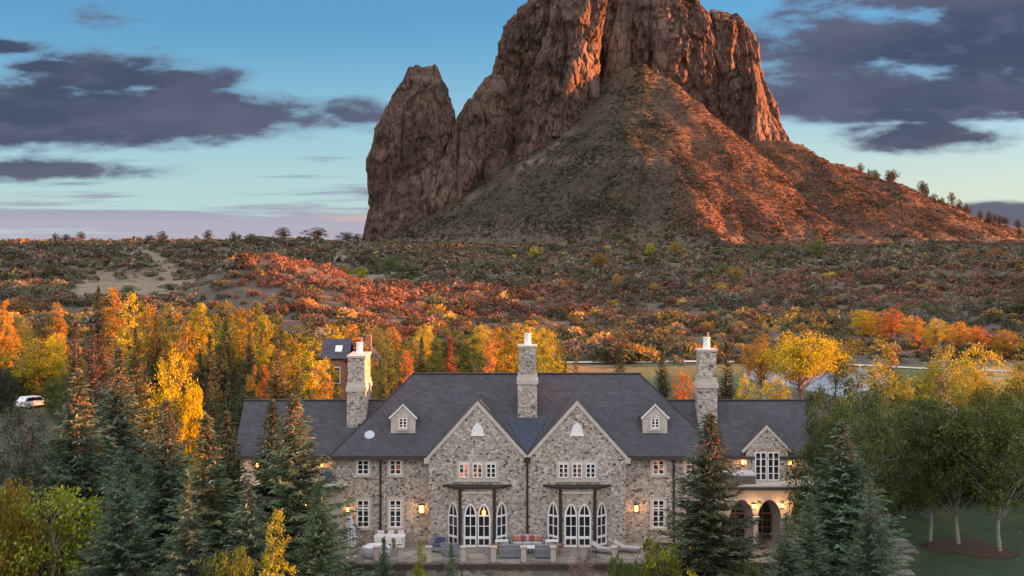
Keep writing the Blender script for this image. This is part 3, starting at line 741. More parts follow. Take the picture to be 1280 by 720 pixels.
T('aspen', 330, 388, 160, 38, (.32, .30, .05), "gold aspen behind the light tipped spruce")
T('spruce', 347, 428, 122, 56, (.20, .17, .07), "light golden spruce standing just behind the left wing", var=1)
T('aspen', 316, 446, 130, 26, ORNG, "small orange tree, left one of two behind the left wing")
T('aspen', 330, 450, 128, 22, (.36, .15, .05), "small dark orange tree, right one of two behind the left wing")
T('aspen', 366, 404, 150, 46, (.34, .30, .04), "yellow-green aspen left of the small cottage", var=2)
T('aspen', 390, 414, 140, 40, GOLD, "gold aspen right beside the small cottage", var=2)
T('aspen', 405, 448, 122, 34, (.40, .26, .06), "low gold aspen in front of the small cottage", var=2)
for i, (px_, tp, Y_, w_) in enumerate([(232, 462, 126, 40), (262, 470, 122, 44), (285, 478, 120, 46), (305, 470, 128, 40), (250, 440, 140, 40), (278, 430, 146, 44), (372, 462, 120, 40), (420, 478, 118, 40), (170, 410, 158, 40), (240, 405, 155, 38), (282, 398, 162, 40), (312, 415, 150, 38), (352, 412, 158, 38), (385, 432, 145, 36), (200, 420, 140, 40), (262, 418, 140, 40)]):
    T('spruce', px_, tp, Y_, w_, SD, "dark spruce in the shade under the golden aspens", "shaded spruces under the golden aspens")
for i, (px_, tp, Y_, w_, c_) in enumerate([(150, 398, 190, 46, GRN), (175, 372, 200, 36, OLV), (238, 395, 185, 40, GRN), (262, 388, 195, 40, OLV), (320, 372, 200, 36, OLV), (345, 392, 190, 40, GRN), (380, 398, 185, 36, GRN), (135, 380, 200, 40, ORNG), (215, 400, 170, 40, GRN), (300, 400, 175, 40, GRN), (358, 430, 165, 40, OLV), (276, 410, 165, 40, YGR)]):
    nm = {GOLD: "golden", OLV: "olive", GRN: "green", ORNG: "orange", YGR: "yellow-green"}[c_]
    T('aspen', px_, tp, Y_, w_, c_, nm + " aspen filling in the back of the lit woods", nm + " aspens at the back of the lit woods")
for px_, h_, Y_, w_, c_, lb in [(6, 6.5, 168, 34, SD, "dark bushy tree left of the parked white car"), (66, 5.5, 166, 32, GRN, "dark green bushy tree right of the parked white car"), (90, 6.0, 172, 36, OLV, "olive bushy tree second to the right of the parked white car"), (28, 4.0, 186, 30, GRN, "green bush behind the parked white car"), (52, 4.5, 188, 34, OLV, "olive bush behind the parked white car"), (20, 1.3, 168, 14, GRN, "low green bush in front of the parked white car"), (112, 5, 175, 36, SD, "dark bushy tree third to the right of the parked white car")]:
    T('bush', px_, 300 + (23.1 - h_) * 1600 / Y_, Y_, w_, c_, lb, var=0)
T('aspen', 414, 452, 148, 30, (.40, .32, .055), "gold aspen standing before the cottage wall", var=0)
# --- behind the house
T('broad', 482, 420, 132, 56, GRN, "round green tree right of the left chimney", var=1)
T('aspen', 452, 424, 165, 34, ORNG, "orange tree peeking from behind the left chimney")
T('aspen', 508, 440, 128, 34, (.44, .20, .06), "orange leaning tree beside the round green tree", var=1)
T('spruce', 527, 421, 150, 30, SD, "dark spruce left of the red spruce behind the roof", var=1)
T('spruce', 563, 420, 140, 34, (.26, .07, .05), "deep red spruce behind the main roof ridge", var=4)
T('aspen', 545, 418, 170, 36, GRN, "slim green tree just left of the red spruce")
T('aspen', 590, 412, 160, 42, GRN, "green aspen right of the red spruce", var=2)
T('aspen', 612, 426, 135, 34, (.46, .24, .08), "pinkish gold aspen left of the middle chimney", var=1)
T('aspen', 636, 402, 150, 46, (.34, .26, .04), "tall olive gold aspen close by the middle chimney", var=2)
T('aspen', 665, 404, 158, 40, GOLD, "tall gold aspen hidden partly by the middle chimney", var=0)
T('aspen', 690, 424, 140, 38, GOLD, "gold aspen right of the middle chimney", var=2)
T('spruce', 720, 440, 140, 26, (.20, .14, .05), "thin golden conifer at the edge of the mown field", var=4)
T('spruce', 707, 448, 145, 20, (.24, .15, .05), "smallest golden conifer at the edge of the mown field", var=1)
T('spruce', 775, 436, 135, 40, SD, "dark spruce behind the right half of the roof ridge", var=1)
T('spruce', 828, 432, 124, 44, SD, "dark spruce just left of the right chimney", var=0)
T('broad', 853, 466, 120, 44, (.44, .19, .05), "orange bushy tree touching the right chimney", var=0)
T('spruce', 909, 428, 122, 40, (.085, .075, .045), "brown green spruce right of the right chimney", var=4)
for i, (px_, tp, Y_, w_, c_) in enumerate([(470, 408, 200, 34, OLV), (490, 410, 205, 36, ORNG), (512, 414, 195, 34, OLV), (532, 406, 210, 36, GOLD), (556, 408, 205, 34, GRN), (578, 402, 215, 36, OLV), (602, 406, 205, 36, GOLD), (622, 410, 200, 30, ORNG), (650, 400, 215, 36, GOLD), (680, 410, 205, 36, GOLD), (440, 406, 205, 36, ORNG), (417, 402, 210, 34, GOLD), (498, 446, 160, 34, GRN), (545, 440, 155, 36, OLV), (575, 440, 160, 36, GOLD), (602, 446, 150, 34, GRN), (700, 432, 190, 30, ORNG)]):
    nm = {GOLD: "golden", OLV: "olive", GRN: "green", ORNG: "orange"}[c_]
    T('broad' if i % 3 == 0 else 'aspen', px_, tp, Y_, w_, c_, nm + " tree in the thicket behind the main roof", nm + " trees in the thicket behind the main roof")
# --- right side
T('high', 1002, 413, 150, 112, (.50, .42, .04), "broad yellow cottonwood before the pond", var=0)
T('high', 950, 422, 160, 56, (.46, .24, .05), "orange gold cottonwood left of the broad yellow one", var=2)
T('high', 1044, 420, 165, 56, ORNG, "orange cottonwood right of the broad yellow one", var=1)
T('broad', 968, 472, 132, 60, GOLD, "low golden thicket tree just over the right wing roof", var=1)
T('broad', 930, 470, 128, 36, GOLD, "small golden tree beside the brown green spruce", var=1)
T('broad', 1028, 484, 86.2, 92, (.085, .115, .04), "dark green tree covering the end of the right wing", var=0)
T('airy', 1078, 462, 97, 116, (.14, .165, .06), "pale trunked grey green cottonwood right of the house", var=0)
T('airy', 1100, 448, 125, 84, (.34, .32, .07), "taller pale trunked cottonwood behind the grey green one", var=1)
T('aspen', 1113, 434, 128, 46, (.36, .26, .05), "narrow golden topped aspen above the right trees", var=1)
T('aspen', 1140, 462, 126, 40, GOLD, "gold aspen between the narrow aspen and the pond", var=2)
T('aspen', 1068, 460, 128, 40, (.40, .26, .06), "gold aspen at the left of the narrow golden topped one", var=1)
T('broad', 1180, 430, 130, 88, (.36, .35, .06), "wide green cottonwood with yellow lit top, nearer the pond", var=2)
T('broad', 1224, 432, 134, 88, (.42, .36, .055), "wide yellow-topped cottonwood right of the pond", var=1)
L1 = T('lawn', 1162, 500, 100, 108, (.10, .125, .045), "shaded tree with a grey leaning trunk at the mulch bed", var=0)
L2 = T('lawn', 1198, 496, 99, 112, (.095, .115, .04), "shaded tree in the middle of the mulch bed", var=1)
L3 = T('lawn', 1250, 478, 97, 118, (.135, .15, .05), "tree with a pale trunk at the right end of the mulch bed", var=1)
T('broad', 1285, 450, 128, 76, (.24, .24, .06), "dark green cottonwood cut by the right picture edge", var=0)
T('aspen', 1238, 508, 118, 50, (.40, .24, .06), "shaded orange aspen behind the pale trunked tree", var=2)
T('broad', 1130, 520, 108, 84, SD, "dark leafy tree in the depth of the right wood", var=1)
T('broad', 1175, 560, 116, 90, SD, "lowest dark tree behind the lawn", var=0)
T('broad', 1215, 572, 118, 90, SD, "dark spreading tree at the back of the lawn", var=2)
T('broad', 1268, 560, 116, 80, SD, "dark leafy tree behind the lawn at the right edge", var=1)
T('spruce', 1052, 525, 84, 120, SB, "grey spruce with a pink lit tip before the right wing")
T('spruce', 887, 516, 79, 118, SD, "tall dark spruce with a fiery tip before the right half of the house", var=0)
T('spruce', 984, 642, 74, 70, SB, "low blue spruce before the arcade of the right wing")
T('spruce', 1012, 618, 80, 60, SB, "grey spruce between the low blue one and the pink tipped one")
T('spruce', 1088, 600, 78, 70, SB, "short grey spruce at the edge of the paver path")
T('broad', 1105, 500, 104, 84, GRN, "leafy green tree filling the gap right of the grey green cottonwood", var=2)
T('broad', 1140, 498, 113, 84, (.13, .15, .06), "olive green tree behind the leaning grey trunk", var=0)
T('broad', 1222, 505, 116, 90, (.14, .15, .055), "olive green tree between the two yellow-topped cottonwoods and the lawn", var=1)
T('broad', 1270, 496, 120, 84, GRN, "green tree behind the pale trunk at the right end", var=2)
T('airy', 1062, 500, 92, 80, (.13, .15, .065), "grey green tree with white stems just right of the pink tipped spruce", var=0)
T('broad', 1180, 486, 122, 70, (.22, .20, .05), "gold green tree under the wide green cottonwood", var=2)
T('aspen', 1290, 480, 108, 50, OLV, "olive aspen cut by the right picture edge", var=0)
L1.rotation_euler = (.03, -.07, .4); L2.rotation_euler = (-.02, .11, 2.0); L3.rotation_euler = (.03, .08, 4.1)
for i, (px_, h_, Y_) in enumerate([(1098, 5.5, 118), (1118, 4.5, 112), (1135, 5.5, 120), (1152, 4.5, 116), (1170, 6, 122), (1186, 4.5, 117), (1202, 5.5, 121), (1218, 4.5, 116), (1234, 6, 122), (1250, 4.5, 117), (1266, 5.5, 121), (1282, 4.5, 116), (1110, 6, 126), (1160, 6.5, 128), (1210, 6.5, 128), (1262, 6.5, 128)]):
    T('bush', px_, 300 + (23.3 - h_) * 1600 / Y_, Y_, h_ * 1.2 * 1600 / Y_, [GRN, SD, OLV, (.10, .12, .05)][i % 4], ["green", "dark green", "olive", "deep green"][i % 4] + " bush in the hedge behind the lawn", ["green", "dark green", "olive", "deep green"][i % 4] + " bushes in the hedge behind the lawn", var=0)
# --- small planting before the terrace
T('bush', 822, 662, 77, 60, (.24, .25, .05), "pale yellow-green bush before the terrace", var=1)
T('bush', 790, 690, 76, 34, (.11, .15, .04), "small green bush left of the pale yellow-green bush", var=1)
T('spruce', 564, 680, 76, 30, SG, "small green spruce below the left bay", var=1)
T('spruce', 480, 672, 77, 36, SG, "young spruce below the white covered table", var=1)
T('aspen', 526, 676, 78, 22, YGR, "slim yellow shrub between two small spruces", var=1)
T('airy', 730, 684, 78, 36, (.34, .22, .19), "nearly bare pinkish shrub below the right bay", var=1)
T('bush', 770, 682, 77, 26, GRN, "dark green shrub below the right bay", var=1)
T('bush', 860, 706, 76, 40, YEL, "bright yellow low shrub under the fiery tipped spruce", var=1)
T('bush', 935, 690, 78, 36, (.25, .24, .05), "yellow-green shrub before the right wing steps", var=1)
for i, (px_, h_, Y_, c_) in enumerate([(842, 2.6, 79, GRN), (872, 2.2, 78, OLV), (905, 2.8, 78, SD), (950, 2.6, 79, GRN), (1000, 2.4, 80, OLV), (1040, 2.5, 81, SD), (436, 2.4, 79, SD), (455, 2.0, 78, GRN), (505, 1.9, 79, OLV), (548, 1.8, 79, GRN), (600, 1.5, 79, OLV), (645, 1.4, 79, GRN), (690, 1.5, 79, SD), (745, 2.0, 79, OLV)]):
    T('bush', px_, 300 + (24.2 - h_ - .3) * 1600 / Y_, Y_, h_ * 1.1 * 1600 / Y_, c_, {GRN: "green", OLV: "olive", SD: "dark green"}[c_] + " shrub at the foot of the terrace wall", {GRN: "green", OLV: "olive", SD: "dark green"}[c_] + " shrubs at the foot of the terrace wall", var=1)
for i, (px_, tp, Y_, w_) in enumerate([(-45, 470, 90, 100), (-110, 480, 84, 110), (-80, 440, 104, 90), (-170, 450, 98, 110), (-60, 400, 150, 60), (-120, 405, 145, 60)]):
    T('spruce', px_, tp, Y_, w_, SB if i < 4 else SD, "spruce continuing the woods past the left picture edge", "spruces past the left picture edge")
for i, (px_, tp, Y_, w_) in enumerate([(-30, 420, 185, 60), (-95, 410, 180, 60), (-150, 415, 175, 60), (1345, 470, 122, 90), (1410, 450, 128, 100), (1335, 520, 104, 90)]):
    T('broad', px_, tp, Y_, w_, GRN if i > 2 else OLV, ["olive tree continuing the woods past the left picture edge", "green tree continuing the wood past the right picture edge"][i > 2], ["olive trees past the left picture edge", "green trees past the right picture edge"][i > 2])
# --- scattered trees on the scrub flats and slopes
for px_, tp, Y_, w_, c_, lb in [
 (300, 333, 372, 22, ORNG, "orange tree at the left of the clump on the red scrub"), (321, 329, 378, 24, (.40, .22, .05), "second tree from the left in the clump on the red scrub"),
 (338, 325, 384, 24, GOLD, "gold tree in the middle of the clump on the red scrub"), (354, 321, 390, 22, (.40, .20, .05), "tallest tree at the right of the clump on the red scrub"),
 (250, 350, 352, 34, (.36, .14, .05), "low russet tree left of the clump on the red scrub"), (212, 354, 348, 30, SD, "dark green tree at the foot of the tan meadow"),
 (428, 331, 440, 20, (.36, .22, .05), "round ochre tree, left of two on the bench"), (452, 333, 440, 20, GOLD, "round gold tree, right of two on the bench"),
 (66, 330, 470, 18, (.10, .09, .04), "small dark round tree on the left slope"), (640, 311, 610, 14, OLV, "olive tree on the flat under the needle"),
 (488, 320, 480, 30, GRN, "dark green oak clump on the rise under the needle"), (690, 303, 640, 22, SD, "dark green oak under the spur"), (750, 317, 520, 22, (.38, .20, .04), "gold and green oak alone under the spur"),
 (668, 308, 600, 16, GOLD, "yellow tree left of the dark green oak"), (845, 301, 640, 18, (.40, .27, .04), "yellow tree at the foot of the spur"), (812, 304, 630, 14, GOLD, "small yellow tree near the foot of the spur"),
 (770, 342, 410, 12, ORNG, "small orange tree in the scrub under the spur"), (818, 354, 380, 14, ORNG, "orange tree in the scrub below the single yellow ones"),
 (920, 332, 440, 20, (.40, .24, .05), "gold round tree on the right scrub"), (903, 328, 450, 16, OLV, "olive round tree beside the gold one on the right scrub"),
 (1052, 336, 430, 18, (.30, .18, .05), "brown gold tree on the right scrub"), (1020, 300, 600, 24, OLV, "olive tree on the right flat"), (960, 305, 580, 20, GRN, "green tree on the right flat"),
 (1100, 322, 480, 26, SD, "dark green oak on the right flat"), (1128, 328, 470, 24, GRN, "green oak right of the dark one"), (1212, 310, 520, 18, (.40, .20, .06), "orange tree on the right slope"), (1245, 309, 520, 24, (.36, .17, .06), "wide orange tree on the right slope"),
 (1082, 388, 268, 40, (.40, .34, .04), "yellow-green tree at the head of the orange bush row"), (1114, 386, 264, 40, (.46, .20, .06), "pinkish orange tree at the head of the orange bush row"), (1142, 394, 256, 34, ORNG, "orange tree third in the bush row"),
 (1170, 398, 252, 30, GOLD, "gold tree fourth in the bush row"), (1198, 402, 248, 34, ORNG, "orange tree fifth in the bush row"), (1222, 406, 246, 30, (.44, .2, .06), "orange tree sixth in the bush row"), (1256, 412, 242, 36, ORNG, "orange tree last in the bush row by the edge"),
 (60, 350, 400, 40, SD, "dark oak clump at the edge of the tan meadow"), (15, 372, 300, 60, SD, "dark oak clump at the left edge below the meadow"), (160, 356, 345, 24, GRN, "green oak in front of the tan meadow")]:
    T('broad', px_, tp, Y_, w_ * 1.05, c_, lb)
for px_, h_, w_, lb in [(69, 8, 8, "first of three trees together on the left skyline"), (83, 8, 10, "second of three trees together on the left skyline"), (101, 9, 10, "third of three trees together on the left skyline"), (126, 4, 4, "tiny tree right of the three on the left skyline"),
 (187, 7, 12, "low round tree above the meadow on the skyline"), (203, 9, 12, "taller round tree above the meadow on the skyline"), (245, 6, 5, "tiny tree left of the umbrella-shaped skyline tree"), (260, 10, 10, "umbrella-shaped tree alone on the skyline"),
 (292, 8, 7, "small tree, first of the middle skyline pair"), (299, 6, 7, "small tree, second of the middle skyline pair"), (314, 6, 14, "low wide tree on the middle skyline"), (354, 10, 17, "dark round tree on the skyline left of the butte"), (397, 10, 24, "wide many-stemmed tree on the skyline left of the butte"), (433, 9, 20, "dark low tree at the foot of the needle"), (447, 8, 12, "rightmost skyline tree below the needle")]:
    Yk = 686.0; x_ = X(px_, Yk); zt = gz(x_, Yk); tp_ = 300 - (zt - CAM_Z) * 1600 / Yk - h_ * 1.7
    T('broad', px_, tp_, Yk, w_ * 1.25, (.06, .06, .035), lb)
for i in range(34):
    f = i / 33.0; x_ = 268 + 150 * f + 5 * math.sin(i * 7.1); y_ = 985 + 30 * math.sin(i * 3.7); hgt = 7.5 + 4.5 * (0.5 + 0.5 * math.sin(i * 12.7))
    px_ = 640 + 1600 * x_ / y_; zt = gz(x_, y_)
    T('broad', px_, 300 - (zt + hgt - CAM_Z) * 1600 / y_, y_, (10 + 4 * math.sin(i * 5.1)), (.055, .055, .03) if i % 3 else (.10, .07, .03), "dark pinyon on the butte's right shoulder against the sky", "pinyons on the right shoulder of the butte")

# ------------------------------------------------------------------ the stone house
def stone_mat(name, scale=2.3, light=1.0, dark=0.22):
    m, t, b = new_mat(name)
    tc = t.node('ShaderNodeTexCoord')
    wv = t.noise(tc.outputs['Object'], 1.7, 3, 0.5)
    vec = t.node('ShaderNodeVectorMath', operation='ADD')
    sc_ = t.node('ShaderNodeVectorMath', operation='SCALE'); sc_.inputs['Scale'].default_value = 0.35
    t.l.new(wv.outputs['Color'], sc_.inputs[0]); t.l.new(tc.outputs['Object'], vec.inputs[0]); t.l.new(sc_.outputs[0], vec.inputs[1])
    mp = t.node('ShaderNodeMapping'); mp.inputs['Scale'].default_value = (1, 1, 1.35); t.l.new(vec.outputs[0], mp.inputs[0])
    v = t.node('ShaderNodeTexVoronoi', feature='F1'); v.inputs['Scale'].default_value = scale; t.l.new(mp.outputs[0], v.inputs['Vector'])
    ve = t.node('ShaderNodeTexVoronoi', feature='DISTANCE_TO_EDGE'); ve.inputs['Scale'].default_value = scale; t.l.new(mp.outputs[0], ve.inputs['Vector'])
    sx = t.node('ShaderNodeSeparateColor'); t.l.new(v.outputs['Color'], sx.inputs[0])
    L = light
    c = t.ramp(sx.outputs[0], [(0.0, (.10, .092, .085)), (dark * .55, (.17, .155, .14)), (dark, (.25 * L, .218 * L, .188 * L)), (.5, (.37 * L, .325 * L, .28 * L)), (.72, (.44 * L, .39 * L, .335 * L)), (.86, (.315 * L, .275 * L, .24 * L)), (.95, (.47 * L, .43 * L, .385 * L))], 'CONSTANT')
    n = t.noise(tc.outputs['Object'], 9, 5, 0.65)
    c = t.mix(0.6, c, t.ramp(n.outputs[0], [(.3, (.65, .65, .65)), (.7, (1.3, 1.3, 1.3))]), 'MULTIPLY')
    c = t.mix(t.smooth(ve.outputs[0], 0.045, 0.0), c, (.40 * L, .36 * L, .31 * L))
    big = t.noise(tc.outputs['Object'], 0.5, 4, 0.6)
    c = t.mix(0.5, c, t.ramp(big.outputs[0], [(.3, (.78, .78, .78)), (.7, (1.18, 1.17, 1.15))]), 'MULTIPLY')
    t.put(b.inputs['Base Color'], c); b.inputs['Roughness'].default_value = 0.9
    bp = t.node('ShaderNodeBump'); bp.inputs['Strength'].default_value = 0.8; bp.inputs['Distance'].default_value = 0.05
    t.l.new(t.smooth(ve.outputs[0], 0.0, 0.12), bp.inputs['Height']); t.l.new(bp.outputs[0], b.inputs['Normal'])
    return m
def slate_mat(name, c0, c1):
    m, t, b = new_mat(name)
    tc = t.node('ShaderNodeTexCoord'); sp = t.node('ShaderNodeSeparateXYZ'); t.l.new(tc.outputs['Object'], sp.inputs[0])
    row = t.m('MULTIPLY', sp.outputs[2], 5.2); fr = t.m('FRACT', row); rw = t.m('FLOOR', row)
    cx = t.m('ADD', t.m('MULTIPLY', t.m('ADD', sp.outputs[0], sp.outputs[1]), 3.6), t.m('MULTIPLY', rw, 0.5))
    wn = t.node('ShaderNodeTexWhiteNoise', noise_dimensions='2D'); t.l.new(t.comb(t.m('FLOOR', cx), rw, 0.0), wn.inputs['Vector'])
    n = t.noise(tc.outputs['Object'], 0.6, 5, 0.6)
    c = t.mix(wn.outputs[0], c0, c1)
    c = t.mix(0.5, c, t.ramp(n.outputs[0], [(.3, (.72, .72, .74)), (.7, (1.25, 1.24, 1.22))]), 'MULTIPLY')
    c = t.mix(t.smooth(fr, 0.18, 0.0), c, (.025, .025, .03))
    t.put(b.inputs['Base Color'], c); b.inputs['Roughness'].default_value = 0.75
    bp = t.node('ShaderNodeBump'); bp.inputs['Strength'].default_value = 0.6; bp.inputs['Distance'].default_value = 0.03
    t.l.new(t.m('ADD', fr, t.m('MULTIPLY', wn.outputs[0], .6)), bp.inputs['Height']); t.l.new(bp.outputs[0], b.inputs['Normal'])
    return m
M_stone = stone_mat("fieldstone", 6.2, 1.50, .11); M_slate = slate_mat("slate", (.046, .045, .058), (.070, .068, .083))
M_ash = stone_mat("ashlar_stone", 1.5, 0.85, 0.06)
M_trim = plain("cast_stone_trim", (.52, .46, .41), .8, 0, .12, 3)
M_cream = plain("cream_render", (.50, .43, .36), .85, 0, .1, 1.5)
M_white = plain("white_paint", (.82, .81, .80), .45, 0, .05, 4)
M_dark = plain("dark_metal", (.035, .032, .032), .5, .3, .2, 6)
M_blue = plain("blue_grey_metal", (.035, .045, .075), .4, .3, .25, 2)
M_gut = plain("brown_gutter", (.07, .05, .045), .5, .2, .2, 4)
M_wood = plain("warm_wood", (.30, .14, .06), .55, 0, .25, 5)
M_cush0 = plain("frosted_glass", (.45, .50, .56), .3, 0, .1, 4)
M_copper = plain("terracotta", (.50, .20, .12), .7, 0, .2, 6)
M_glass, t, b = new_mat("window_glass")
b.inputs['Base Color'].default_value = (.018, .020, .028, 1); b.inputs['Roughness'].default_value = .06; b.inputs['Specular IOR Level'].default_value = .6
tcg = t.node('ShaderNodeTexCoord'); ng = t.noise(tcg.outputs['Object'], 1.3, 3, .5); bpg = t.node('ShaderNodeBump'); bpg.inputs['Strength'].default_value = .06; bpg.inputs['Distance'].default_value = .05
t.l.new(ng.outputs[0], bpg.inputs['Height']); t.l.new(bpg.outputs[0], b.inputs['Normal'])
def lit_glass(name, s, c0=(1.0, .36, .09), c1=(.7, .13, .05)):
    m, t, b = new_mat(name)
    tc = t.node('ShaderNodeTexCoord'); n = t.noise(tc.outputs['Object'], 3.2, 3, .5)
    b.inputs['Base Color'].default_value = (.03, .025, .03, 1); b.inputs['Roughness'].default_value = .1
    t.put(b.inputs['Emission Color'], t.mix(n.outputs[0], c0, c1))
    t.put(b.inputs['Emission Strength'], t.m('MULTIPLY', t.smooth(n.outputs[0], .46, .66), s * 1.8))
    return m
M_lit = lit_glass("lit_window_glass", .12); M_warm = lit_glass("dim_window_glass", .035)
M_lamp = emit("lamp_glow", (1.0, .40, .10), .75); M_bulb = emit("bulb_glow", (1.0, .40, .10), .5); M_flame = emit("flame", (1.0, .30, .04), .8)

AX = 1.05                                   # the house's axis of symmetry
BASE = Vector((AX, 88, 0))
house = empty("stone_mansion", BASE); tag(house, "large grey fieldstone mansion with steep slate roofs and twin front gables", "house")
def part(mb, name, mat, parent=None, bevel=0, smooth=False):
    mb_ = MB(); mb_.v = [tuple(Vector(v) - BASE) for v in mb.v]; mb_.f = mb.f
    return mb_.build(name, mat, parent or house, bevel, smooth)
def sub(mb, name, mat, parent, bevel=0, smooth=False):
    return part(mb, name, mat, parent, bevel, smooth)

YM, YE = 89.0, 88.55                         # main wall and eave line
xl, xr = -12.24, 2 * AX + 12.24
ZE, RUN, RISE = 6.05, 5.4, 5.12; ZR = ZE + RISE; YR = YE + RUN; YB = YE + 2 * RUN
k = RISE / RUN
m = MB(); m.box(xl, xr, YM, YB - .45, -3, ZE - .05); part(m, "main_wall", M_stone)
# main hip roof
m = MB(); e = .42; a0, a1 = xl - e, xr + e
r0, r1 = a0 + RUN, a1 - RUN
pts = [(a0, YE, ZE), (a1, YE, ZE), (a1, YB, ZE), (a0, YB, ZE), (r0, YR, ZR), (r1, YR, ZR)]
for f in ((0, 1, 5, 4), (1, 2, 5), (2, 3, 4, 5), (3, 0, 4)): m.slab([pts[i] for i in f], .16)
roof = part(m, "main_roof", M_slate)
m = MB(); m.tube([(r0 - .1, YR, ZR + .02), (r1 + .1, YR, ZR + .02)], .09, 8)
for (a, b_) in ((0, 4), (1, 5)): m.tube([Vector(pts[a]) + Vector((0, 0, .0)), Vector(pts[b_])], .06, 6)
sub(m, "ridge_cap", M_dark, roof)
m = MB(); m.box(a0 - .02, a1 + .02, YE - .12, YE + .02, ZE - .26, ZE - .03); part(m, "gutter", M_gut)
# wings (left, right): upper storey set back under a gable roof
def wing(sgn):
    X_ = lambda v: AX + sgn * v
    x0, x1 = sorted((X_(13.0), X_(20.1))); yw = 89.8; ye = 89.4; ze = 5.92; rn = 3.6; rs = 3.42
    m = MB(); m.box(x0, x1, yw, ye + 2 * rn - .4, -3, ze - .04)
    gx = X_(19.75); m.prism([(gx, yw, ze - .05), (gx, ye + rn, ze + rs - .35), (gx, ye + 2 * rn - .4, ze - .05)], (.3 * sgn, 0, 0))
    part(m, "wing_wall", M_cream if False else M_stone)
    m = MB(); b0, b1 = sorted((X_(7.0), X_(20.5)))
    m.slab([(b0, ye, ze), (b1, ye, ze), (b1, ye + rn, ze + rs), (b0, ye + rn, ze + rs)], .16)
    m.slab([(b0, ye + rn, ze + rs), (b1, ye + rn, ze + rs), (b1, ye + 2 * rn, ze), (b0, ye + 2 * rn, ze)], .16)
    rf = part(m, "wing_roof", M_slate)
    m = MB(); m.tube([(b0, ye + rn, ze + rs + .02), (b1, ye + rn, ze + rs + .02)], .08, 8); sub(m, "ridge_cap", M_dark, rf)
    g0, g1 = sorted((X_(13.2), X_(20.5))); m = MB(); m.box(g0, g1, ye - .11, ye + .02, ze - .24, ze - .03); part(m, "gutter", M_gut)
    # arcade below with the balcony on its top
    yf, yb = 86.9, 87.35; q0, q1 = sorted((X_(12.6), X_(22.2)))
    zc, zd = 4.0, -.2
    ctr = [X_(14.55), X_(16.44), X_(18.66)]; ctr.sort(); hw, zs = .82, 2.25
    outl = [(q0, yf, zc), (q0, yf, zd)]
    for cx in ctr:
        outl += [(cx - hw, yf, zd), (cx - hw, yf, zs)]
        for i in range(1, 10):
            t_ = i / 10; xx_ = -hw + 2 * hw * t_
            outl.append((cx + xx_, yf, zs + 1.12 * (1 - abs(xx_ / hw) ** 1.75) ** .62))
        outl += [(cx + hw, yf, zs), (cx + hw, yf, zd)]
    outl += [(q1, yf, zd), (q1, yf, zc)]
    m = MB(); m.prism(outl, (0, yb - yf, 0)); m.box(q0, q1, yf + .003, yb - .003, -3, zd - .002)
    part(m, "arcade_wall", M_cream)
    for cx in [(ctr[0] + ctr[1]) / 2, (ctr[1] + ctr[2]) / 2 - .1]:
        m = MB(); m.lathe((cx, yf - .12, -.1), [(.24, 0), (.24, .25), (.16, .3), (.15, 2.1), (.23, 2.2), (.24, 2.36)], 14); part(m, "column", M_trim, smooth=False)
    m = MB(); m.box(q0 - .15, q1 + .15, yf - .3, 89.79, 4.003, 4.2); m.box(q0 - .2, q1 + .2, yf - .38, yf - .1, 4.06, 4.42)
    part(m, "balcony_deck", M_trim)
    m = MB(); m.box(q0 - .24, q1 + .24, yf - .44, yf - .385, 4.1, 4.30); part(m, "deck_fascia", M_gut)
    m = MB(); m.box(q0, q1, 89.5, 89.72, -.2, 3.98); part(m, "porch_wall", M_cream)
    m = MB(); m.box(q0, q1, yf, 89.7, -.35, -.2); part(m, "porch_floor", M_trim)
    # french doors inside the porch
    for cx in ctr[:2] if sgn > 0 else ctr[1:]:
        arched(cx, 0.0, 1.35, 2.95, 89.48, (1, 0, 0), M_wood, M_glass, muntins=(2, 4), name="porch_door", trim=None)
    return rf
def pointed(w, h, rise, n=9):
    """outline of a pointed arch opening, u from -w/2..w/2, v from 0..h, starting bottom left and going over the top"""
    hs = h - rise; o = [(-w / 2, 0), (-w / 2, hs)]
    for i in range(1, n):
        u = -w / 2 + w * i / n; o.append((u, hs + rise * (1 - abs(2 * u / w) ** 1.9) ** .75))
    return o + [(w / 2, hs), (w / 2, 0)]
def win_axes(cx, y, z0, ud):
    ud = Vector(ud).normalized(); nd = Vector((ud.y, -ud.x, 0))      # outward normal
    o = Vector((cx, y, z0))
    return lambda u, v, d: o + ud * u + Vector((0, 0, v)) + nd * d, nd
def bar(m, pf, u0, u1, v0, v1, d0, d1):
    m.add([pf(u0, v0, d0), pf(u1, v0, d0), pf(u1, v1, d0), pf(u0, v1, d0), pf(u0, v0, d1), pf(u1, v0, d1), pf(u1, v1, d1), pf(u0, v1, d1)],
          [(0, 3, 2, 1), (4, 5, 6, 7), (0, 1, 5, 4), (1, 2, 6, 5), (2, 3, 7, 6), (3, 0, 4, 7)])
def ring(m, pf, outer, inner, d0, d1):
    n = len(outer); vs = [pf(u, v, d) for d in (d0, d1) for pl in (outer, inner) for u, v in pl]; fs = []
    for i in range(n - 1):
        fs += [(i, i + 1, n + i + 1, n + i), (2 * n + i, 3 * n + i, 3 * n + i + 1, 2 * n + i + 1), (i, 2 * n + i, 2 * n + i + 1, i + 1), (n + i, n + i + 1, 3 * n + i + 1, 3 * n + i)]
    m.add(vs, fs)
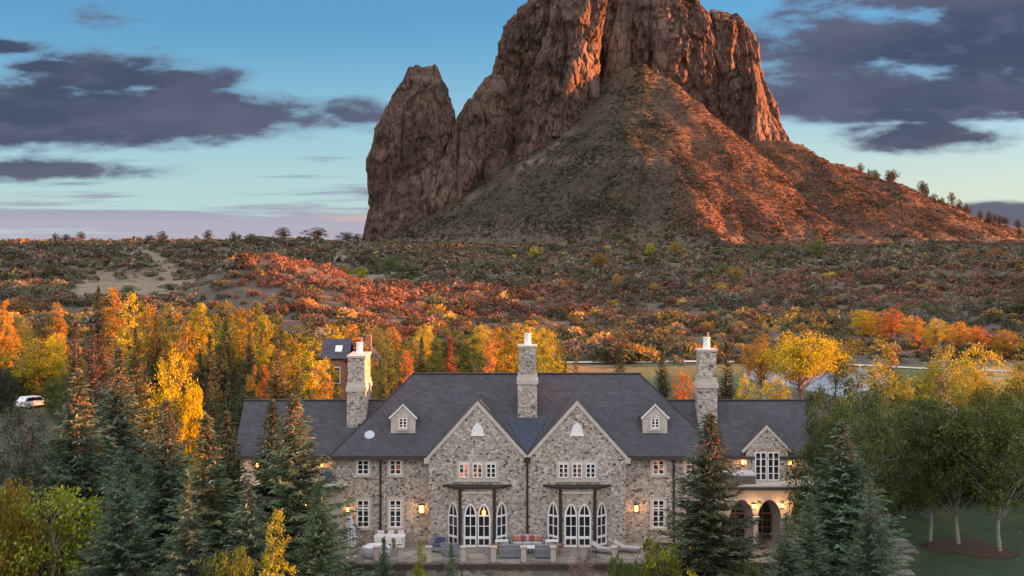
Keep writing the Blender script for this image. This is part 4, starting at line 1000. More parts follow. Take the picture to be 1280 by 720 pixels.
def square_win(cx, z0, w, h, y, ud=(1, 0, 0), fm=None, gm=None, muntins=(2, 3), name="window", trim=.17, transom=None):
    pf, nd = win_axes(cx, y, z0, ud); fm = fm or M_white; gm = gm or M_glass
    m = MB(); f = .075
    bar(m, pf, -w / 2, -w / 2 + f, 0, h, .012, .085); bar(m, pf, w / 2 - f, w / 2, 0, h, .012, .085)
    bar(m, pf, -w / 2 + f, w / 2 - f, 0, f, .013, .084); bar(m, pf, -w / 2 + f, w / 2 - f, h - f, h, .013, .084)
    nx, nz = muntins
    for i in range(1, nx):
        u = -w / 2 + w * i / nx; tk = .05 if nx == 2 else .03; bar(m, pf, u - tk, u + tk, f, h - f, .02, .07)
    for i in range(1, nz):
        v = h * i / nz; tk = .022
        bar(m, pf, -w / 2 + f, w / 2 - f, v - tk, v + tk, .022, .062)
    if transom: bar(m, pf, -w / 2 + f, w / 2 - f, h * transom - .06, h * transom + .06, .018, .078)
    wo_ = part(m, name, fm)
    m = MB(); bar(m, pf, -w / 2 + .02, w / 2 - .02, .02, h - .02, .004, .018); sub(m, "pane", gm, wo_)
    if trim:
        m = MB(); o = w / 2 + trim
        bar(m, pf, -o, -w / 2 - .002, -.0, h + trim, .003, .10); bar(m, pf, w / 2 + .002, o, 0, h + trim, .003, .10)
        bar(m, pf, -w / 2 - .001, w / 2 + .001, h + .002, h + trim - .001, .004, .098); bar(m, pf, -o - .05, o + .05, -.17, -.003, .003, .17)
        sub(m, "surround", M_trim, wo_)
    return wo_
def arched(cx, z0, w, h, y, ud=(1, 0, 0), fm=None, gm=None, muntins=(2, 5), name="arched_window", trim=.12, kick=.0):
    pf, nd = win_axes(cx, y, z0, ud); fm = fm or M_white; gm = gm or M_glass; rise = min(w * .95, h * .35)
    o = pointed(w, h, rise); f = .075; inn = pointed(w - 2 * f, h - f, rise * .97); inn = [(u, v) for u, v in inn]
    m = MB(); ring(m, pf, o, inn, .012, .09)
    bar(m, pf, -w / 2 + f, w / 2 - f, 0, f + .06, .013, .088)
    nx, nz = muntins; hs = h - rise
    bar(m, pf, -.03, .03, f, h - f - .01, .02, .07)
    for i in range(1, nz + 1):
        v = hs * i / nz; tk = .022 if i < nz else .06; bar(m, pf, -w / 2 + f, w / 2 - f, v - tk, v + tk, .022, .065)
    if kick: bar(m, pf, -w / 2 + f, w / 2 - f, kick - .07, kick + .07, .018, .08)
    wo_ = part(m, name, fm)
    m = MB(); m.prism([pf(u * .99, v * .995 + .005, .004) for u, v in o], nd * .012); sub(m, "pane", gm, wo_)
    if trim:
        oo = pointed(w + 2 * trim, h + trim, rise + trim * .4); m = MB(); ring(m, pf, oo, [(u * 1.004, v) for u, v in o], .003, .07); sub(m, "surround", M_trim, wo_)
    return wo_
wing(-1); wing(1)
# windows of the main wall: two bays each side, two storeys
for sgn in (-1, 1):
    for xo, lo in ((11.4, 0), (9.15, 1)):
        cx = AX + sgn * (xo if sgn < 0 else xo - .02)
        square_win(cx, 4.70, .82, 1.02, YM, gm=(M_lit if sgn > 0 else M_warm if lo else M_glass))
        square_win(cx, 1.03, .84, 1.92, YM, muntins=(2, 5), transom=.70, gm=M_glass)
    cx = AX + sgn * 10.18
    m = MB(); m.tube([(cx, YM - .07, ZE - .2), (cx, YM - .07, 0.02)], .07, 8)
    for zz_ in (1.2, 3.2, 5.0): m.box(cx - .1, cx + .1, YM - .15, YM, zz_, zz_ + .06)
    m.box(cx - .14, cx + .14, YM - .2, YM - .005, ZE - .42, ZE - .18)
    part(m, "downspout", M_dark)
# twin gables
YG = 88.0; GW, GZ, GP = 3.36, 5.88, 9.62
for sgn in (-1, 1):
    cx = AX + sgn * 3.42
    m = MB(); m.prism([(cx - GW, YG, -.02), (cx + GW, YG, -.02), (cx + GW, YG, GZ), (cx, YG, GP), (cx - GW, YG, GZ)], (0, YM - YG - .01, 0))
    part(m, "gable_wall", M_stone)
    # gable roof running back into the main roof
    sl = (GP - GZ) / GW
    def back(z): return YE + (z - ZE) / k + .55
    m = MB()
    for s2 in (-1, 1):
        e_ = .12 if s2 == -sgn else .34
        foot = (cx + s2 * (GW + e_), GZ + .10 - sl * e_); top_ = (cx, GP + .12)
        m.slab([(foot[0], YG + .16, foot[1]), (top_[0], YG + .16, top_[1]), (top_[0], back(top_[1]), top_[1]), (foot[0], max(back(foot[1]), YE + .4), foot[1])][::s2], .14)
    gr = part(m, "gable_roof", M_slate)
    # pale coping with kneelers
    m = MB()
    for s2 in (-1, 1):
        fx, fz = cx + s2 * (GW + .04), GZ - .02
        dirv = Vector((cx - fx, 0, GP - fz)).normalized(); up = Vector((-dirv.z * s2 * -1, 0, abs(dirv.x)));
        up = Vector((s2 * abs(dirv.z), 0, abs(dirv.x)))
        a_ = Vector((fx, YG - .07, fz)); b_ = Vector((cx, YG - .07, GP))
        m.prism([a_, b_, b_ + Vector((0, 0, .30)), a_ + up * .2], (0, .24, 0))
        if s2 == sgn: m.box(*sorted((fx - s2 * .12, fx + s2 * .28)), YG - .09, YG + .2, fz - .22, fz + .10)
    part(m, "coping", M_trim)
    # upper triple window
    m = MB(); w3, zb, h3 = 2.9, 4.52, 1.28
    m.box(cx - w3 / 2, cx + w3 / 2, YG - .06, YG - .003, zb, zb + h3); m.box(cx - w3 / 2 - .08, cx + w3 / 2 + .08, YG - .13, YG - .004, zb - .13, zb - .002)
    pn = part(m, "window_panel", M_trim)
    for i, u in enumerate((-.93, 0, .93)):
        square_win(cx + u, zb + .14, .68, 1.0, YG - .062, trim=None, gm=(M_lit if sgn < 0 and i < 2 else M_warm if i < 2 else M_glass))
    # small pointed niche
    pf, nd = win_axes(cx, YG, 7.55, (1, 0, 0)); m = MB(); m.prism([pf(u, v, .0) for u, v in [(-.42, 0), (-.40, .35), (-.24, .70), (0, .92), (.24, .70), (.40, .35), (.42, 0)]], nd * .06); m.prism([pf(-.5, -.02, .0), pf(.5, -.02, .0), pf(.5, .10, .0), pf(-.5, .10, .0)], nd * .10)
    part(m, "niche", M_white)
    # bay with pointed french doors under a flat dark canopy
    yb_, bw, bd = YG - .85, 1.17, .85
    zt = 4.02
    pl = [(cx - bw - .88, YG), (cx - bw, yb_), (cx + bw, yb_), (cx + bw + .88, YG)]
    m = MB(); m.prism([(x_, y_, .02) for x_, y_ in pl], (0, 0, zt)); part(m, "bay_wall", M_stone)
    m = MB(); m.prism([(cx - 2.35, YG - .02, zt + .05), (cx - bw - .25, yb_ - .16, zt + .05), (cx + bw + .25, yb_ - .16, zt + .05), (cx + 2.35, YG - .02, zt + .05)], (0, 0, .13)); part(m, "canopy", M_dark)
    m = MB(); m.box(cx - bw + .12, cx + bw - .12, yb_ - .05, yb_ - .003, zt - .3, zt - .16); part(m, "bay_trim", M_trim)
    for s2 in (-1, 1):
        px_ = cx + s2 * bw; m = MB(); m.box(px_ - .11, px_ + .11, yb_ - .1, yb_ + .1, .02, zt + .04); part(m, "post", M_dark)
    m = MB(); m.box(cx - .95, cx + .95, yb_ - .035, yb_ - .003, .02, 2.55); part(m, "door_panel", M_trim)
    for u in (-.46, .46):
        arched(cx + u, .12, .84, 2.92, yb_ - .037, muntins=(2, 3), name="french_door", trim=.07, kick=.62, gm=M_glass)
    arched(cx - bw - .44, .12, .98, 2.95, yb_ + .42, (.88, -.85, 0), muntins=(2, 3), name="bay_window", trim=.07, kick=.62)
    arched(cx + bw + .44, .12, .98, 2.95, yb_ + .42, (.88, .85, 0), muntins=(2, 3), name="bay_window", trim=.07, kick=.62)
    if sgn < 0:
        m = MB(); m.lathe((cx + .46, yb_ - .42, 2.3), [(.04, 0), (.12, .08), (.14, .3), (.05, .42)], 10); part(m, "pendant_lamp", M_bulb)
# valley between the gables: blue metal pan, downspout
zq = lambda y_: ZE + (y_ - YE) * k + .05
m = MB(); m.slab([(AX, 88.62, zq(88.62)), (AX + 1.5, 90.9, zq(90.9)), (AX - 1.5, 90.9, zq(90.9))], .04)
part(m, "valley_flashing", M_blue)
m = MB(); m.tube([(AX, YG - .08, GZ - .05), (AX, YG - .08, .03)], .075, 8); m.box(AX - .22, AX + .22, YG - .25, YG + .15, GZ - .15, GZ + .2); part(m, "downspout", M_dark)
# chimneys
def chimney(cx, y, zb, zband, ztop, w, d, tall_pot=True):
    m = MB(); m.box(cx - w / 2, cx + w / 2, y, y + d, zb, zband); m.box(cx - w / 2 + .06, cx + w / 2 - .06, y + .06, y + d - .06, zband + .66, ztop)
    ch = part(m, "chimney", M_stone)
    m = MB(); m.prism([(cx - w / 2 - .07, y - .07, zband), (cx + w / 2 + .07, y - .07, zband), (cx + w / 2 + .07, y + d + .07, zband), (cx - w / 2 - .07, y + d + .07, zband)], (0, 0, .34)); m.box(cx - w / 2 + .0, cx + w / 2 - .0, y, y + d, zband + .342, zband + .658)
    sub(m, "band", M_trim, ch)
    m = MB(); m.box(cx - w / 2 - .02, cx + w / 2 + .02, y, y + d, ztop + .002, ztop + .14); sub(m, "cap", M_trim, ch)
    m = MB(); m.lathe((cx + .02, y + d / 2, ztop + .145), [(.30, 0), (.25, .10), (.23, .72), (.27, .76), (.27, .82), (.2, .82)], 14); sub(m, "chimney_pot", M_white, ch)
    m = MB(); m.lathe((cx + .14, y + d / 2 + .15, ztop + .145), [(.08, 0), (.07, 1.05), (.09, 1.09), (.09, 1.16)], 10); sub(m, "flue", M_copper, ch)
chimney(1.10, 91.0, 5.5, 10.75, 13.35, 1.38, 1.45)
chimney(-11.1, 91.2, 5.5, 10.2, 12.6, 1.34, 3.6)
chimney(13.95, 91.2, 5.5, 10.45, 13.05, 1.36, 1.45)
# dormers
for cx in (-7.66, 10.06):
    y0 = 90.0; w = .86; zb, ze, zp = 7.36, 8.52, 9.36
    m = MB(); m.prism([(cx - w, y0, zb), (cx + w, y0, zb), (cx + w, y0, ze), (cx, y0, zp), (cx - w, y0, ze)], (0, .9, 0)); m.box(cx - w, cx + w, y0 + .9, y0 + 1.5, zb + .5, ze)
    dm = part(m, "dormer", M_trim)
    m = MB()
    for s2 in (-1, 1): m.slab([(cx + s2 * (w + .12), y0 - .1, ze - .06), (cx, y0 - .1, zp + .08), (cx, 92.9, zp + .08), (cx + s2 * (w + .12), 91.9, ze - .06)][::s2], .10)
    sub(m, "dormer_roof", M_slate, dm)
    m = MB()
    for s2 in (-1, 1): m.prism([(cx + s2 * (w + .1), y0 - .13, ze - .12), (cx, y0 - .13, zp + .01), (cx, y0 - .13, zp + .13), (cx + s2 * (w + .16), y0 - .13, ze - .02)], (0, .06, 0))
    sub(m, "bargeboard", M_white, dm)
    wv_ = square_win(cx, zb + .42, .58, .72, y0, trim=.08); 
# round roof light
m = MB(); m.lathe((0, 0, 0), [(.36, -.05), (.36, .03), (.30, .05), (.14, .065), (.02, .07)], 18)
R_ = Matrix.Rotation(-math.atan(k) * -1, 4, 'X'); pos = Vector((-10.0, 89.85, ZE + (89.85 - YE) * k + .03))
m.v = [tuple(pos + Matrix.Rotation(math.atan(k), 4, 'X') @ Vector(v)) for v in m.v]; part(m, "roof_light", M_cush0, smooth=False)
# right wing: wall dormer with balcony doors; left wing the same, half hidden by spruces
for sgn in (-1, 1):
    cx = AX + sgn * 16.75; y0 = 89.35; w = 1.45
    m = MB(); m.prism([(cx - w, y0, 4.22), (cx + w, y0, 4.22), (cx + w, y0, 6.35), (cx, y0, 7.85), (cx - w, y0, 6.35)], (0, .44, 0)); m.prism([(cx - w + .05, y0 + .441, 5.9), (cx + w - .05, y0 + .441, 5.9), (cx + w - .05, y0 + .441, 6.3), (cx, y0 + .441, 7.78), (cx - w + .05, y0 + .441, 6.3)], (0, 2.0, 0))
    gw_ = part(m, "balcony_gable", M_stone)
    m = MB()
    for s2 in (-1, 1): m.slab([(cx + s2 * (w + .2), y0 + .12, 6.2), (cx, y0 + .12, 7.98), (cx, 92.6, 7.98), (cx + s2 * (w + .2), 90.6, 6.2)][::s2], .12)
    sub(m, "gable_roof", M_slate, gw_)
    m = MB()
    for s2 in (-1, 1): m.prism([(cx + s2 * (w + .22), y0 - .05, 6.12), (cx, y0 - .05, 7.84), (cx, y0 - .05, 8.06), (cx + s2 * (w + .32), y0 - .05, 6.24)], (0, .18, 0))
    sub(m, "coping", M_trim, gw_)
    for u in (-.44, .44): square_win(cx + u, 4.22, .82, 1.98, y0, muntins=(2, 4), name="balcony_door", trim=None, gm=M_glass)
# lanterns that are lit
def lantern(x, y, z, s=1.0, power=14.0, glow=None):
    m = MB(); m.box(x - .16 * s, x + .16 * s, y - .34 * s, y - .02, z - .26 * s, z + .26 * s)
    ln = part(m, "lantern", glow or M_lamp)
    m = MB(); m.box(x - .2 * s, x + .2 * s, y - .38 * s, y + .0, z + .262 * s, z + .33 * s); m.box(x - .18 * s, x + .18 * s, y - .36 * s, y, z - .32 * s, z - .262 * s)
    for a in (-.17, .145):
        for b_ in (-.35, -.05): m.box(x + a * s, x + (a + .025) * s, y + b_ * s, y + (b_ + .025) * s, z - .261 * s, z + .261 * s)
    sub(m, "lantern_frame", M_dark, ln)
    ld = bpy.data.lights.new("lantern_light", 'POINT'); ld.energy = power; ld.color = (1.0, .5, .18); ld.shadow_soft_size = .12
    lo = bpy.data.objects.new("lantern_light", ld); col.objects.link(lo); lo.parent = ln; lo.location = Vector((x, y - .55 * s, z)) - BASE
for (x_, y_, z_, s_) in ((X(527, 89), YM, 2.35, 1.25), (X(795, 89), YM, 2.38, 1.0), (X(435, 89), YM, 2.3, .7),
                         (X(322, 89.8), 89.8, 5.25, .75), (X(403, 89.8), 89.8, 5.25, .75), (X(928, 89.8), 89.8, 5.45, .75), (X(987, 89.8), 89.8, 5.4, .65),
                         (X(941, 87), 86.9, 2.95, .6), (X(977, 87), 86.9, 3.0, .65), (X(382, 87), 86.9, 3.0, .6)):
    lantern(x_, y_, z_, s_ * .78, (16.0 if abs(y_ - 86.9) < .01 else 6.0) * s_)

# ------------------------------------------------------------------ terrace, railing, furniture
M_pave = stone_mat("terrace_paving", 1.2, 0.75, 0.04)
tx0, tx1, ty0 = -13.6, 17.6, 83.4
m = MB((2, 86, 0)); m.box(tx0, tx1, ty0, 88.99, -.12, 0.0); tag(m.build("terrace", M_pave, None, loc=(2, 86, 0)), "stone paved terrace along the house front", "terrace", kind="structure")
tw = empty("retaining_wall", (2, ty0, -3)); tag(tw, "low stone retaining wall under the terrace edge", "wall")
m = MB((2, ty0, -3)); m.box(tx0, tx1, ty0 + .05, ty0 + .5, -3.4, -.45); m.build("wall_face", M_ash, tw)
m = MB((2, ty0, -3)); m.box(tx0 - .1, tx1 + .1, ty0 - .12, ty0 + .52, -.44, -.125); m.build("coping", M_gut, tw)
# stone piers and thin metal rails: one railing
rl = empty("terrace_railing", (1, ty0, 0)); tag(rl, "terrace railing of pale stone posts with thin metal balusters", "railing")
pxs_ = [440, 471, 501, 536, 579, 617, 654.5, 691.5, 730, 768, 806, 846, 884, 920]
xs_ = [X(p, 83.6) for p in pxs_]
for x_ in xs_:
    m = MB((1, ty0, 0)); m.box(x_ - .17, x_ + .17, ty0 + .04, ty0 + .38, .002, .90); m.box(x_ - .23, x_ + .23, ty0 - .02, ty0 + .44, .901, 1.0); m.build("post", M_cream, rl, .02)
M_rail = plain("rail_metal", (.30, .29, .30), .5, .2, .1, 5)
for a, b_ in zip(xs_[:-1], xs_[1:]):
    m = MB((1, ty0, 0)); m.box(a + .172, b_ - .172, ty0 + .18, ty0 + .24, .80, .84); m.box(a + .172, b_ - .172, ty0 + .19, ty0 + .23, .12, .16)
    n_ = max(3, int((b_ - a - .4) / .19))
    for i in range(n_): x_ = a + .26 + (b_ - a - .52) * i / (n_ - 1); m.box(x_ - .012, x_ + .012, ty0 + .195, ty0 + .225, .161, .799)
    m.build("rail_panel", M_rail, rl)
M_cush = plain("grey_blue_wicker", (.21, .22, .26), .85, 0, .25, 14); M_cu2 = plain("pale_cushion", (.42, .42, .45), .9, 0, .12, 8)
M_or = plain("orange_fabric", (.38, .14, .05), .9, 0, .12, 8); M_rd = plain("red_fabric", (.32, .04, .045), .9, 0, .12, 8)
M_cloth = plain("white_cloth", (.70, .72, .78), .85, 0, .06, 3); M_pot = plain("brown_pot", (.24, .12, .07), .7, 0, .25, 5); M_navy = plain("navy_cushion", (.06, .07, .13), .9, 0, .2, 8)
def local(name, loc, rz, label, cat, group=None):
    e = empty(name, loc, rz); tag(e, label, cat, group); return e
def sofa(loc, rz, w, label, group=None, cush=None, name="outdoor_sofa"):
    e = local(name, loc, rz, label, "sofa" if w > 1.1 else "armchair", group); cush = cush or M_cu2
    m = MB(); m.box(-w / 2, w / 2, -.42, .42, .08, .38)
    for sx in (-1, 1):
        for sy in (-1, 1): m.box(sx * (w / 2 - .08) - .04, sx * (w / 2 - .08) + .04, sy * .34 - .04, sy * .34 + .04, 0, .08)
    m.build("base", M_cush, e, .02)
    m = MB(); m.prism([(-w / 2, .30, .381), (-w / 2, .44, .381), (-w / 2, .52, .92), (-w / 2, .38, .92)], (w, 0, 0)); m.build("backrest", M_cush, e, .02)
    for sx in (-1, 1): m = MB(); m.box(sx * (w / 2 - .07) - .07, sx * (w / 2 - .07) + .07, -.42, .29, .382, .64); m.build("armrest", M_cush, e, .02)
    n_ = max(1, round((w - .3) / .75)); cw = (w - .3) / n_
    for i in range(n_):
        x_ = -w / 2 + .15 + cw * (i + .5)
        m = MB(); m.box(x_ - cw / 2 + .01, x_ + cw / 2 - .01, -.40, .28, .383, .52); m.build("seat_cushion", cush, e, .04)
        m = MB(); m.prism([(x_ - cw / 2 + .02, .15, .522), (x_ - cw / 2 + .02, .28, .522), (x_ - cw / 2 + .02, .36, .90), (x_ - cw / 2 + .02, .24, .90)], (cw - .04, 0, 0)); m.build("back_cushion", cush, e, .03)
    return e
s_grp = sofa((AX, 87.0, 0), 0, 2.3, "long grey sofa against the wall between the bays, with coloured pillows on it")
for x_, c_, l_ in ((-.78, M_or, "orange pillow at the left end of the long sofa"), (-.28, M_rd, "red pillow on the left half of the long sofa"), (.30, M_rd, "red pillow on the right half of the long sofa"), (.80, M_or, "orange pillow at the right end of the long sofa")):
    e = local("pillow", (AX + x_, 87.02, .53), 0, l_, "pillow"); m = MB()
    m.lathe((0, 0, 0), [(.02, -.07), (.22, -.05), (.27, 0), (.22, .05), (.02, .07)], 4)
    m.v = [tuple(Matrix.Rotation(R(68), 4, 'X') @ Matrix.Rotation(R(45), 4, 'Z') @ Vector(v) + Vector((0, .0, .2))) for v in m.v]; m.build("cushion", c_, e, .02)
sofa((AX - 1.15, 84.75, 0), R(180), 1.5, "left grey wicker loveseat with its back to the railing")
sofa((AX + 1.2, 84.75, 0), R(180), 1.5, "right grey wicker loveseat with its back to the railing")
def table(loc, w, d, h, mt, label, name="low_table"):
    e = local(name, loc, 0, label, "table"); m = MB(); m.box(-w / 2, w / 2, -d / 2, d / 2, h - .07, h); m.build("table_top", mt, e, .01)
    for sx in (-1, 1):
        for sy in (-1, 1): m = MB(); m.box(sx * (w / 2 - .07) - .04, sx * (w / 2 - .07) + .04, sy * (d / 2 - .07) - .04, sy * (d / 2 - .07) + .04, 0, h - .071); m.build("leg", mt, e)
    return e
table((AX, 85.85, 0), 1.5, .8, .45, M_cloth, "pale low table in the middle of the sofa group")
table((AX - 1.75, 86.9, 0), .9, .6, .62, M_cloth, "white side table left of the long sofa", "side_table")
table((AX + 1.65, 86.9, 0), .9, .6, .62, M_cloth, "white side table right of the long sofa", "side_table")
for x_, l_ in ((-1.95, "brown square planter left of the sofa group"), (1.95, "brown square planter right of the sofa group")):
    e = local("planter", (AX + x_, 85.7, 0), 0, l_, "planter"); m = MB(); m.prism([(-.3, -.3, 0), (.3, -.3, 0), (.3, .3, 0), (-.3, .3, 0)], (0, 0, .55)); m.build("pot", M_pot, e, .03); m = MB(); m.box(-.34, .34, -.34, .34, .551, .62); m.build("rim", M_pot, e, .01)
sofa((X(548, 86.4), 86.4, 0), R(-28), 1.0, "grey armchair with a navy cushion left of the left bay", None, M_navy, "armchair")
sofa((X(562, 85), 85.2, 0), R(205), .95, "grey armchair turned to the railing left of the left bay", None, M_navy, "armchair")
def lounger(loc, rz, label):
    e = local("sun_lounger", loc, rz, label, "lounger", "loungers on the terrace"); m = MB(); m.box(-.33, .33, -.95, .95, .24, .30)
    m.build("frame", M_cush, e, .01); m = MB(); m.box(-.31, .31, -.93, .30, .301, .38); m.build("mattress", M_cu2, e, .02)
    m = MB(); m.prism([(-.31, .31, .302), (-.31, .92, .62), (-.31, .90, .70), (-.31, .28, .382)], (.62, 0, 0)); m.build("backrest", M_cu2, e, .02)
    for sx in (-1, 1):
        for sy in (-.8, .8): m = MB(); m.box(sx * .28 - .03, sx * .28 + .03, sy - .03, sy + .03, 0, .239); m.build("leg", M_cush, e)
lounger((X(755, 86), 85.8, 0), R(62), "grey sun lounger at the foot of the right bay")
lounger((X(785, 85.5), 86.2, 0), R(70), "grey sun lounger just right of the right bay")
# left end: closed white umbrella, covered round table, dining table with chairs
e = local("patio_umbrella", (X(437, 84.6), 84.6, 0), 0, "closed white patio umbrella at the left end of the terrace", "umbrella")
m = MB(); m.box(-.4, .4, -.4, .4, 0, .09); m.build("base", M_white, e, .02)
m = MB(); m.tube([(-.15, 0, .09), (-.15, 0, 2.75)], .035, 8); m.build("pole", M_white, e)
m = MB(); n_ = 16; vs, fs = [], []
prof = [(.08, .72), (.2, .85), (.24, 1.3), (.2, 1.9), (.13, 2.45), (.04, 2.8)]
for j, (r_, z_) in enumerate(prof):
    for i in range(n_): a_ = 2 * math.pi * i / n_; rr = r_ * (1 + .28 * (-1) ** i); vs.append((.05 + rr * math.cos(a_) + .1 * (1 - j / 5), rr * math.sin(a_), z_))
for j in range(5):
    for i in range(n_): fs.append((j * n_ + i, j * n_ + (i + 1) % n_, (j + 1) * n_ + (i + 1) % n_, (j + 1) * n_ + i))
fs.append(tuple(range(n_))[::-1]); fs.append(tuple(5 * n_ + i for i in range(n_))); m.add(vs, fs); m.build("canopy", M_cloth, e)
e = local("covered_table", (X(470, 84.9), 84.9, 0), 0, "round table under a white draped cover on the terrace", "table")
m = MB(); vs, fs = [], []; n_ = 24
for j, (r_, z_) in enumerate([(.80, .06), (.78, .35), (.82, .68), (.70, .76), (.3, .80), (.02, .82)]):
    for i in range(n_): a_ = 2 * math.pi * i / n_; rr = r_ * (1 + (.05 * (-1) ** i if j < 2 else 0)); vs.append((rr * math.cos(a_) * 1.15, rr * math.sin(a_), z_))
for j in range(5):
    for i in range(n_): fs.append((j * n_ + i, j * n_ + (i + 1) % n_, (j + 1) * n_ + (i + 1) % n_, (j + 1) * n_ + i))
fs.append(tuple(range(n_))[::-1]); fs.append(tuple(5 * n_ + i for i in range(n_))); m.add(vs, fs); m.build("cover", M_cloth, e, smooth=True)
m = MB(); m.tube([(0, 0, 0), (0, 0, .06)], .3, 12); m.build("foot", M_dark, e)
table((X(487, 87.5), 87.6, 0), 2.1, 1.0, .78, M_cloth, "long white dining table by the left wall", "dining_table")
dch = []
for i, (dx_, dy_, rz) in enumerate([(-.7, -.75, 180), (0, -.75, 180), (.7, -.75, 180), (-.7, .72, 0), (.0, .72, 0), (.7, .72, 0)]):
    e = local("dining_chair", (X(487, 87.5) + dx_, 87.6 + dy_, 0), R(rz), "white dining chair drawn up to the long white table", "chair", "chairs round the long white table")
    m = MB(); m.box(-.22, .22, -.22, .22, .42, .47); m.build("seat", M_white, e)
    m = MB(); m.box(-.22, .22, .19, .22, .60, .92); m.build("backrest", M_white, e)
    for sx in (-1, 1):
        m = MB(); m.box(sx * .2 - .02, sx * .2 + .02, -.21, -.17, 0, .419); m.build("leg", M_white, e)
        m = MB(); m.box(sx * .2 - .02, sx * .2 + .02, .17, .189, 0, .92); m.build("leg", M_white, e)
# hot tub on the right balcony, dark chair on the left one
e = local("hot_tub", (X(925, 87.6), 87.95, 4.2), 0, "brown hot tub with a pale cover on the right balcony", "hot tub")
m = MB(); m.box(-1.0, 1.0, -.75, .75, 0, .70)
for i in range(13): x_ = -.96 + .16 * i; m.box(x_ - .025, x_ + .025, -.775, -.751, .04, .66)
m.build("cabinet", plain("hot_tub_cabinet", (.13, .11, .10), .7, 0, .2, 6), e); m = MB(); m.box(-1.06, 1.06, -.81, .81, .702, .84); m.build("cover", M_cu2, e, .03)
sofa((X(411, 87.6), 87.7, 4.2), R(20), .9, "dark armchair on the left balcony", None, M_navy, "armchair")
# fire bowl
e = local("fire_bowl", (X(865, 85), 85.0, 0), 0, "burning fire bowl on the terrace behind the fiery tipped spruce", "fire bowl")
m = MB(); m.lathe((0, 0, 0), [(.3, 0), (.35, .3), (.55, .45), (.58, .5), (.5, .48), (.1, .42)], 18); m.build("bowl", M_pot, e)
m = MB()
for i, (x_, y_, h_, r_) in enumerate([(0, 0, .5, .16), (.2, .05, .34, .13), (-.2, -.04, .38, .13), (.08, -.15, .3, .1), (.33, -.02, .22, .1)]): m.lathe((x_, y_, .44), [(r_ * .7, 0), (r_, h_ * .25), (r_ * .6, h_ * .6), (.01, h_)], 8)
m.build("flames", M_flame, e)
ld = bpy.data.lights.new("fire_light", 'POINT'); ld.energy = 7; ld.color = (1, .4, .1); ld.shadow_soft_size = .3
lo = bpy.data.objects.new("fire_light", ld); col.objects.link(lo); lo.parent = e; lo.location = (0, 0, 1.2)
# ------------------------------------------------------------------ grounds: paver path, stepping stones, mulch, pond, track
M_slab = plain("path_slab", (.20, .165, .15), .85, 0, .2, 3); M_mulch = plain("mulch", (.05, .022, .018), .95, 0, .5, 12)
def flat_poly(name, pts, mt, label, cat, dz_=.02, thick=None, kind="structure"):
    c_ = Vector((sum(p[0] for p in pts) / len(pts), sum(p[1] for p in pts) / len(pts), gz(pts[0][0], pts[0][1])))
    m = MB(c_); m.prism([(x_, y_, gz(x_, y_) - .15) for x_, y_ in pts], (0, 0, .15 + dz_)); return tag(m.build(name, mt, None, loc=c_), label, cat, kind=kind)
pth = [(1096, 722), (1108, 707), (1106, 697), (1118, 692), (1112, 684), (1126, 677)]
def gp(px_, py_, z_=None):
    Y_ = 100.0
    for _ in range(6): z_ = gz(X(px_, Y_), Y_); Y_ = (CAM_Z - z_) * 1600 / (py_ - 300)
    return X(px_, Y_), Y_
for i, (px_, py_, w_) in enumerate([(1124, 716, 34), (1120, 705, 30), (1124, 697, 30), (1130, 689, 32), (1126, 682, 26), (1118, 676, 22)]):
    x_, y_ = gp(px_, py_); hw_ = w_ * y_ / 3200; a_ = .25 * math.sin(i * 2.1)
    flat_poly("paver_path", [(x_ - hw_, y_ - .62 - a_), (x_ + hw_, y_ - .62 + a_), (x_ + hw_, y_ + .6 + a_), (x_ - hw_, y_ + .6 - a_)], M_slab, "stone paver of the path at the lawn edge", "path", .06 + .01 * i)
for i, (px_, py_) in enumerate([(168, 716), (175, 706), (180, 697), (183, 689), (187, 681), (190, 674), (194, 667)]):
    x_, y_ = gp(px_, py_); s_ = .8
    flat_poly("stepping_stones", [(x_ - s_, y_ - .42), (x_ + s_ * .9, y_ - .36), (x_ + s_, y_ + .36), (x_ - s_ * .85, y_ + .42)], M_slab, "stone step of the path between the spruces", "path", .06 + .01 * i)
def blob(pts, n=3):
    q = [Vector((*p, 0)) for p in pts]
    for _ in range(n): q = [p for a, b in zip(q, q[1:] + q[:1]) for p in (a * .75 + b * .25, a * .25 + b * .75)]
    return [(p.x, p.y) for p in q]
def ragged(pts):
    r2 = random.Random(3); q = blob(pts, 4)
    return [(x_ + r2.uniform(-.16, .16), y_ + r2.uniform(-.3, .3)) for x_, y_ in q]
flat_poly("mulch_bed", ragged([gp(*p) for p in [(1150, 680), (1170, 674), (1205, 672), (1250, 684), (1278, 693), (1255, 700), (1200, 693), (1158, 688)]]), M_mulch, "dark mulch bed under the lawn trees", "mulch bed", .03)
flat_poly("mulch_border", blob([gp(*p) for p in [(1104, 680), (1116, 682), (1120, 700), (1112, 718), (1100, 716), (1104, 700)]]), M_mulch, "dark mulch strip left of the paver path", "mulch bed", .035)
M_water, t, b = new_mat("pond_water"); b.inputs['Base Color'].default_value = (.42, .48, .54, 1); b.inputs['Roughness'].default_value = .05; b.inputs['Specular IOR Level'].default_value = .8  # pale base colour stands in for the sky's reflection on the water
tcw = t.node('ShaderNodeTexCoord'); nw = t.noise(tcw.outputs['Object'], .8, 3, .5); bw_ = t.node('ShaderNodeBump'); bw_.inputs['Strength'].default_value = .08; bw_.inputs['Distance'].default_value = .05; t.l.new(nw.outputs[0], bw_.inputs['Height']); t.l.new(bw_.outputs[0], b.inputs['Normal'])
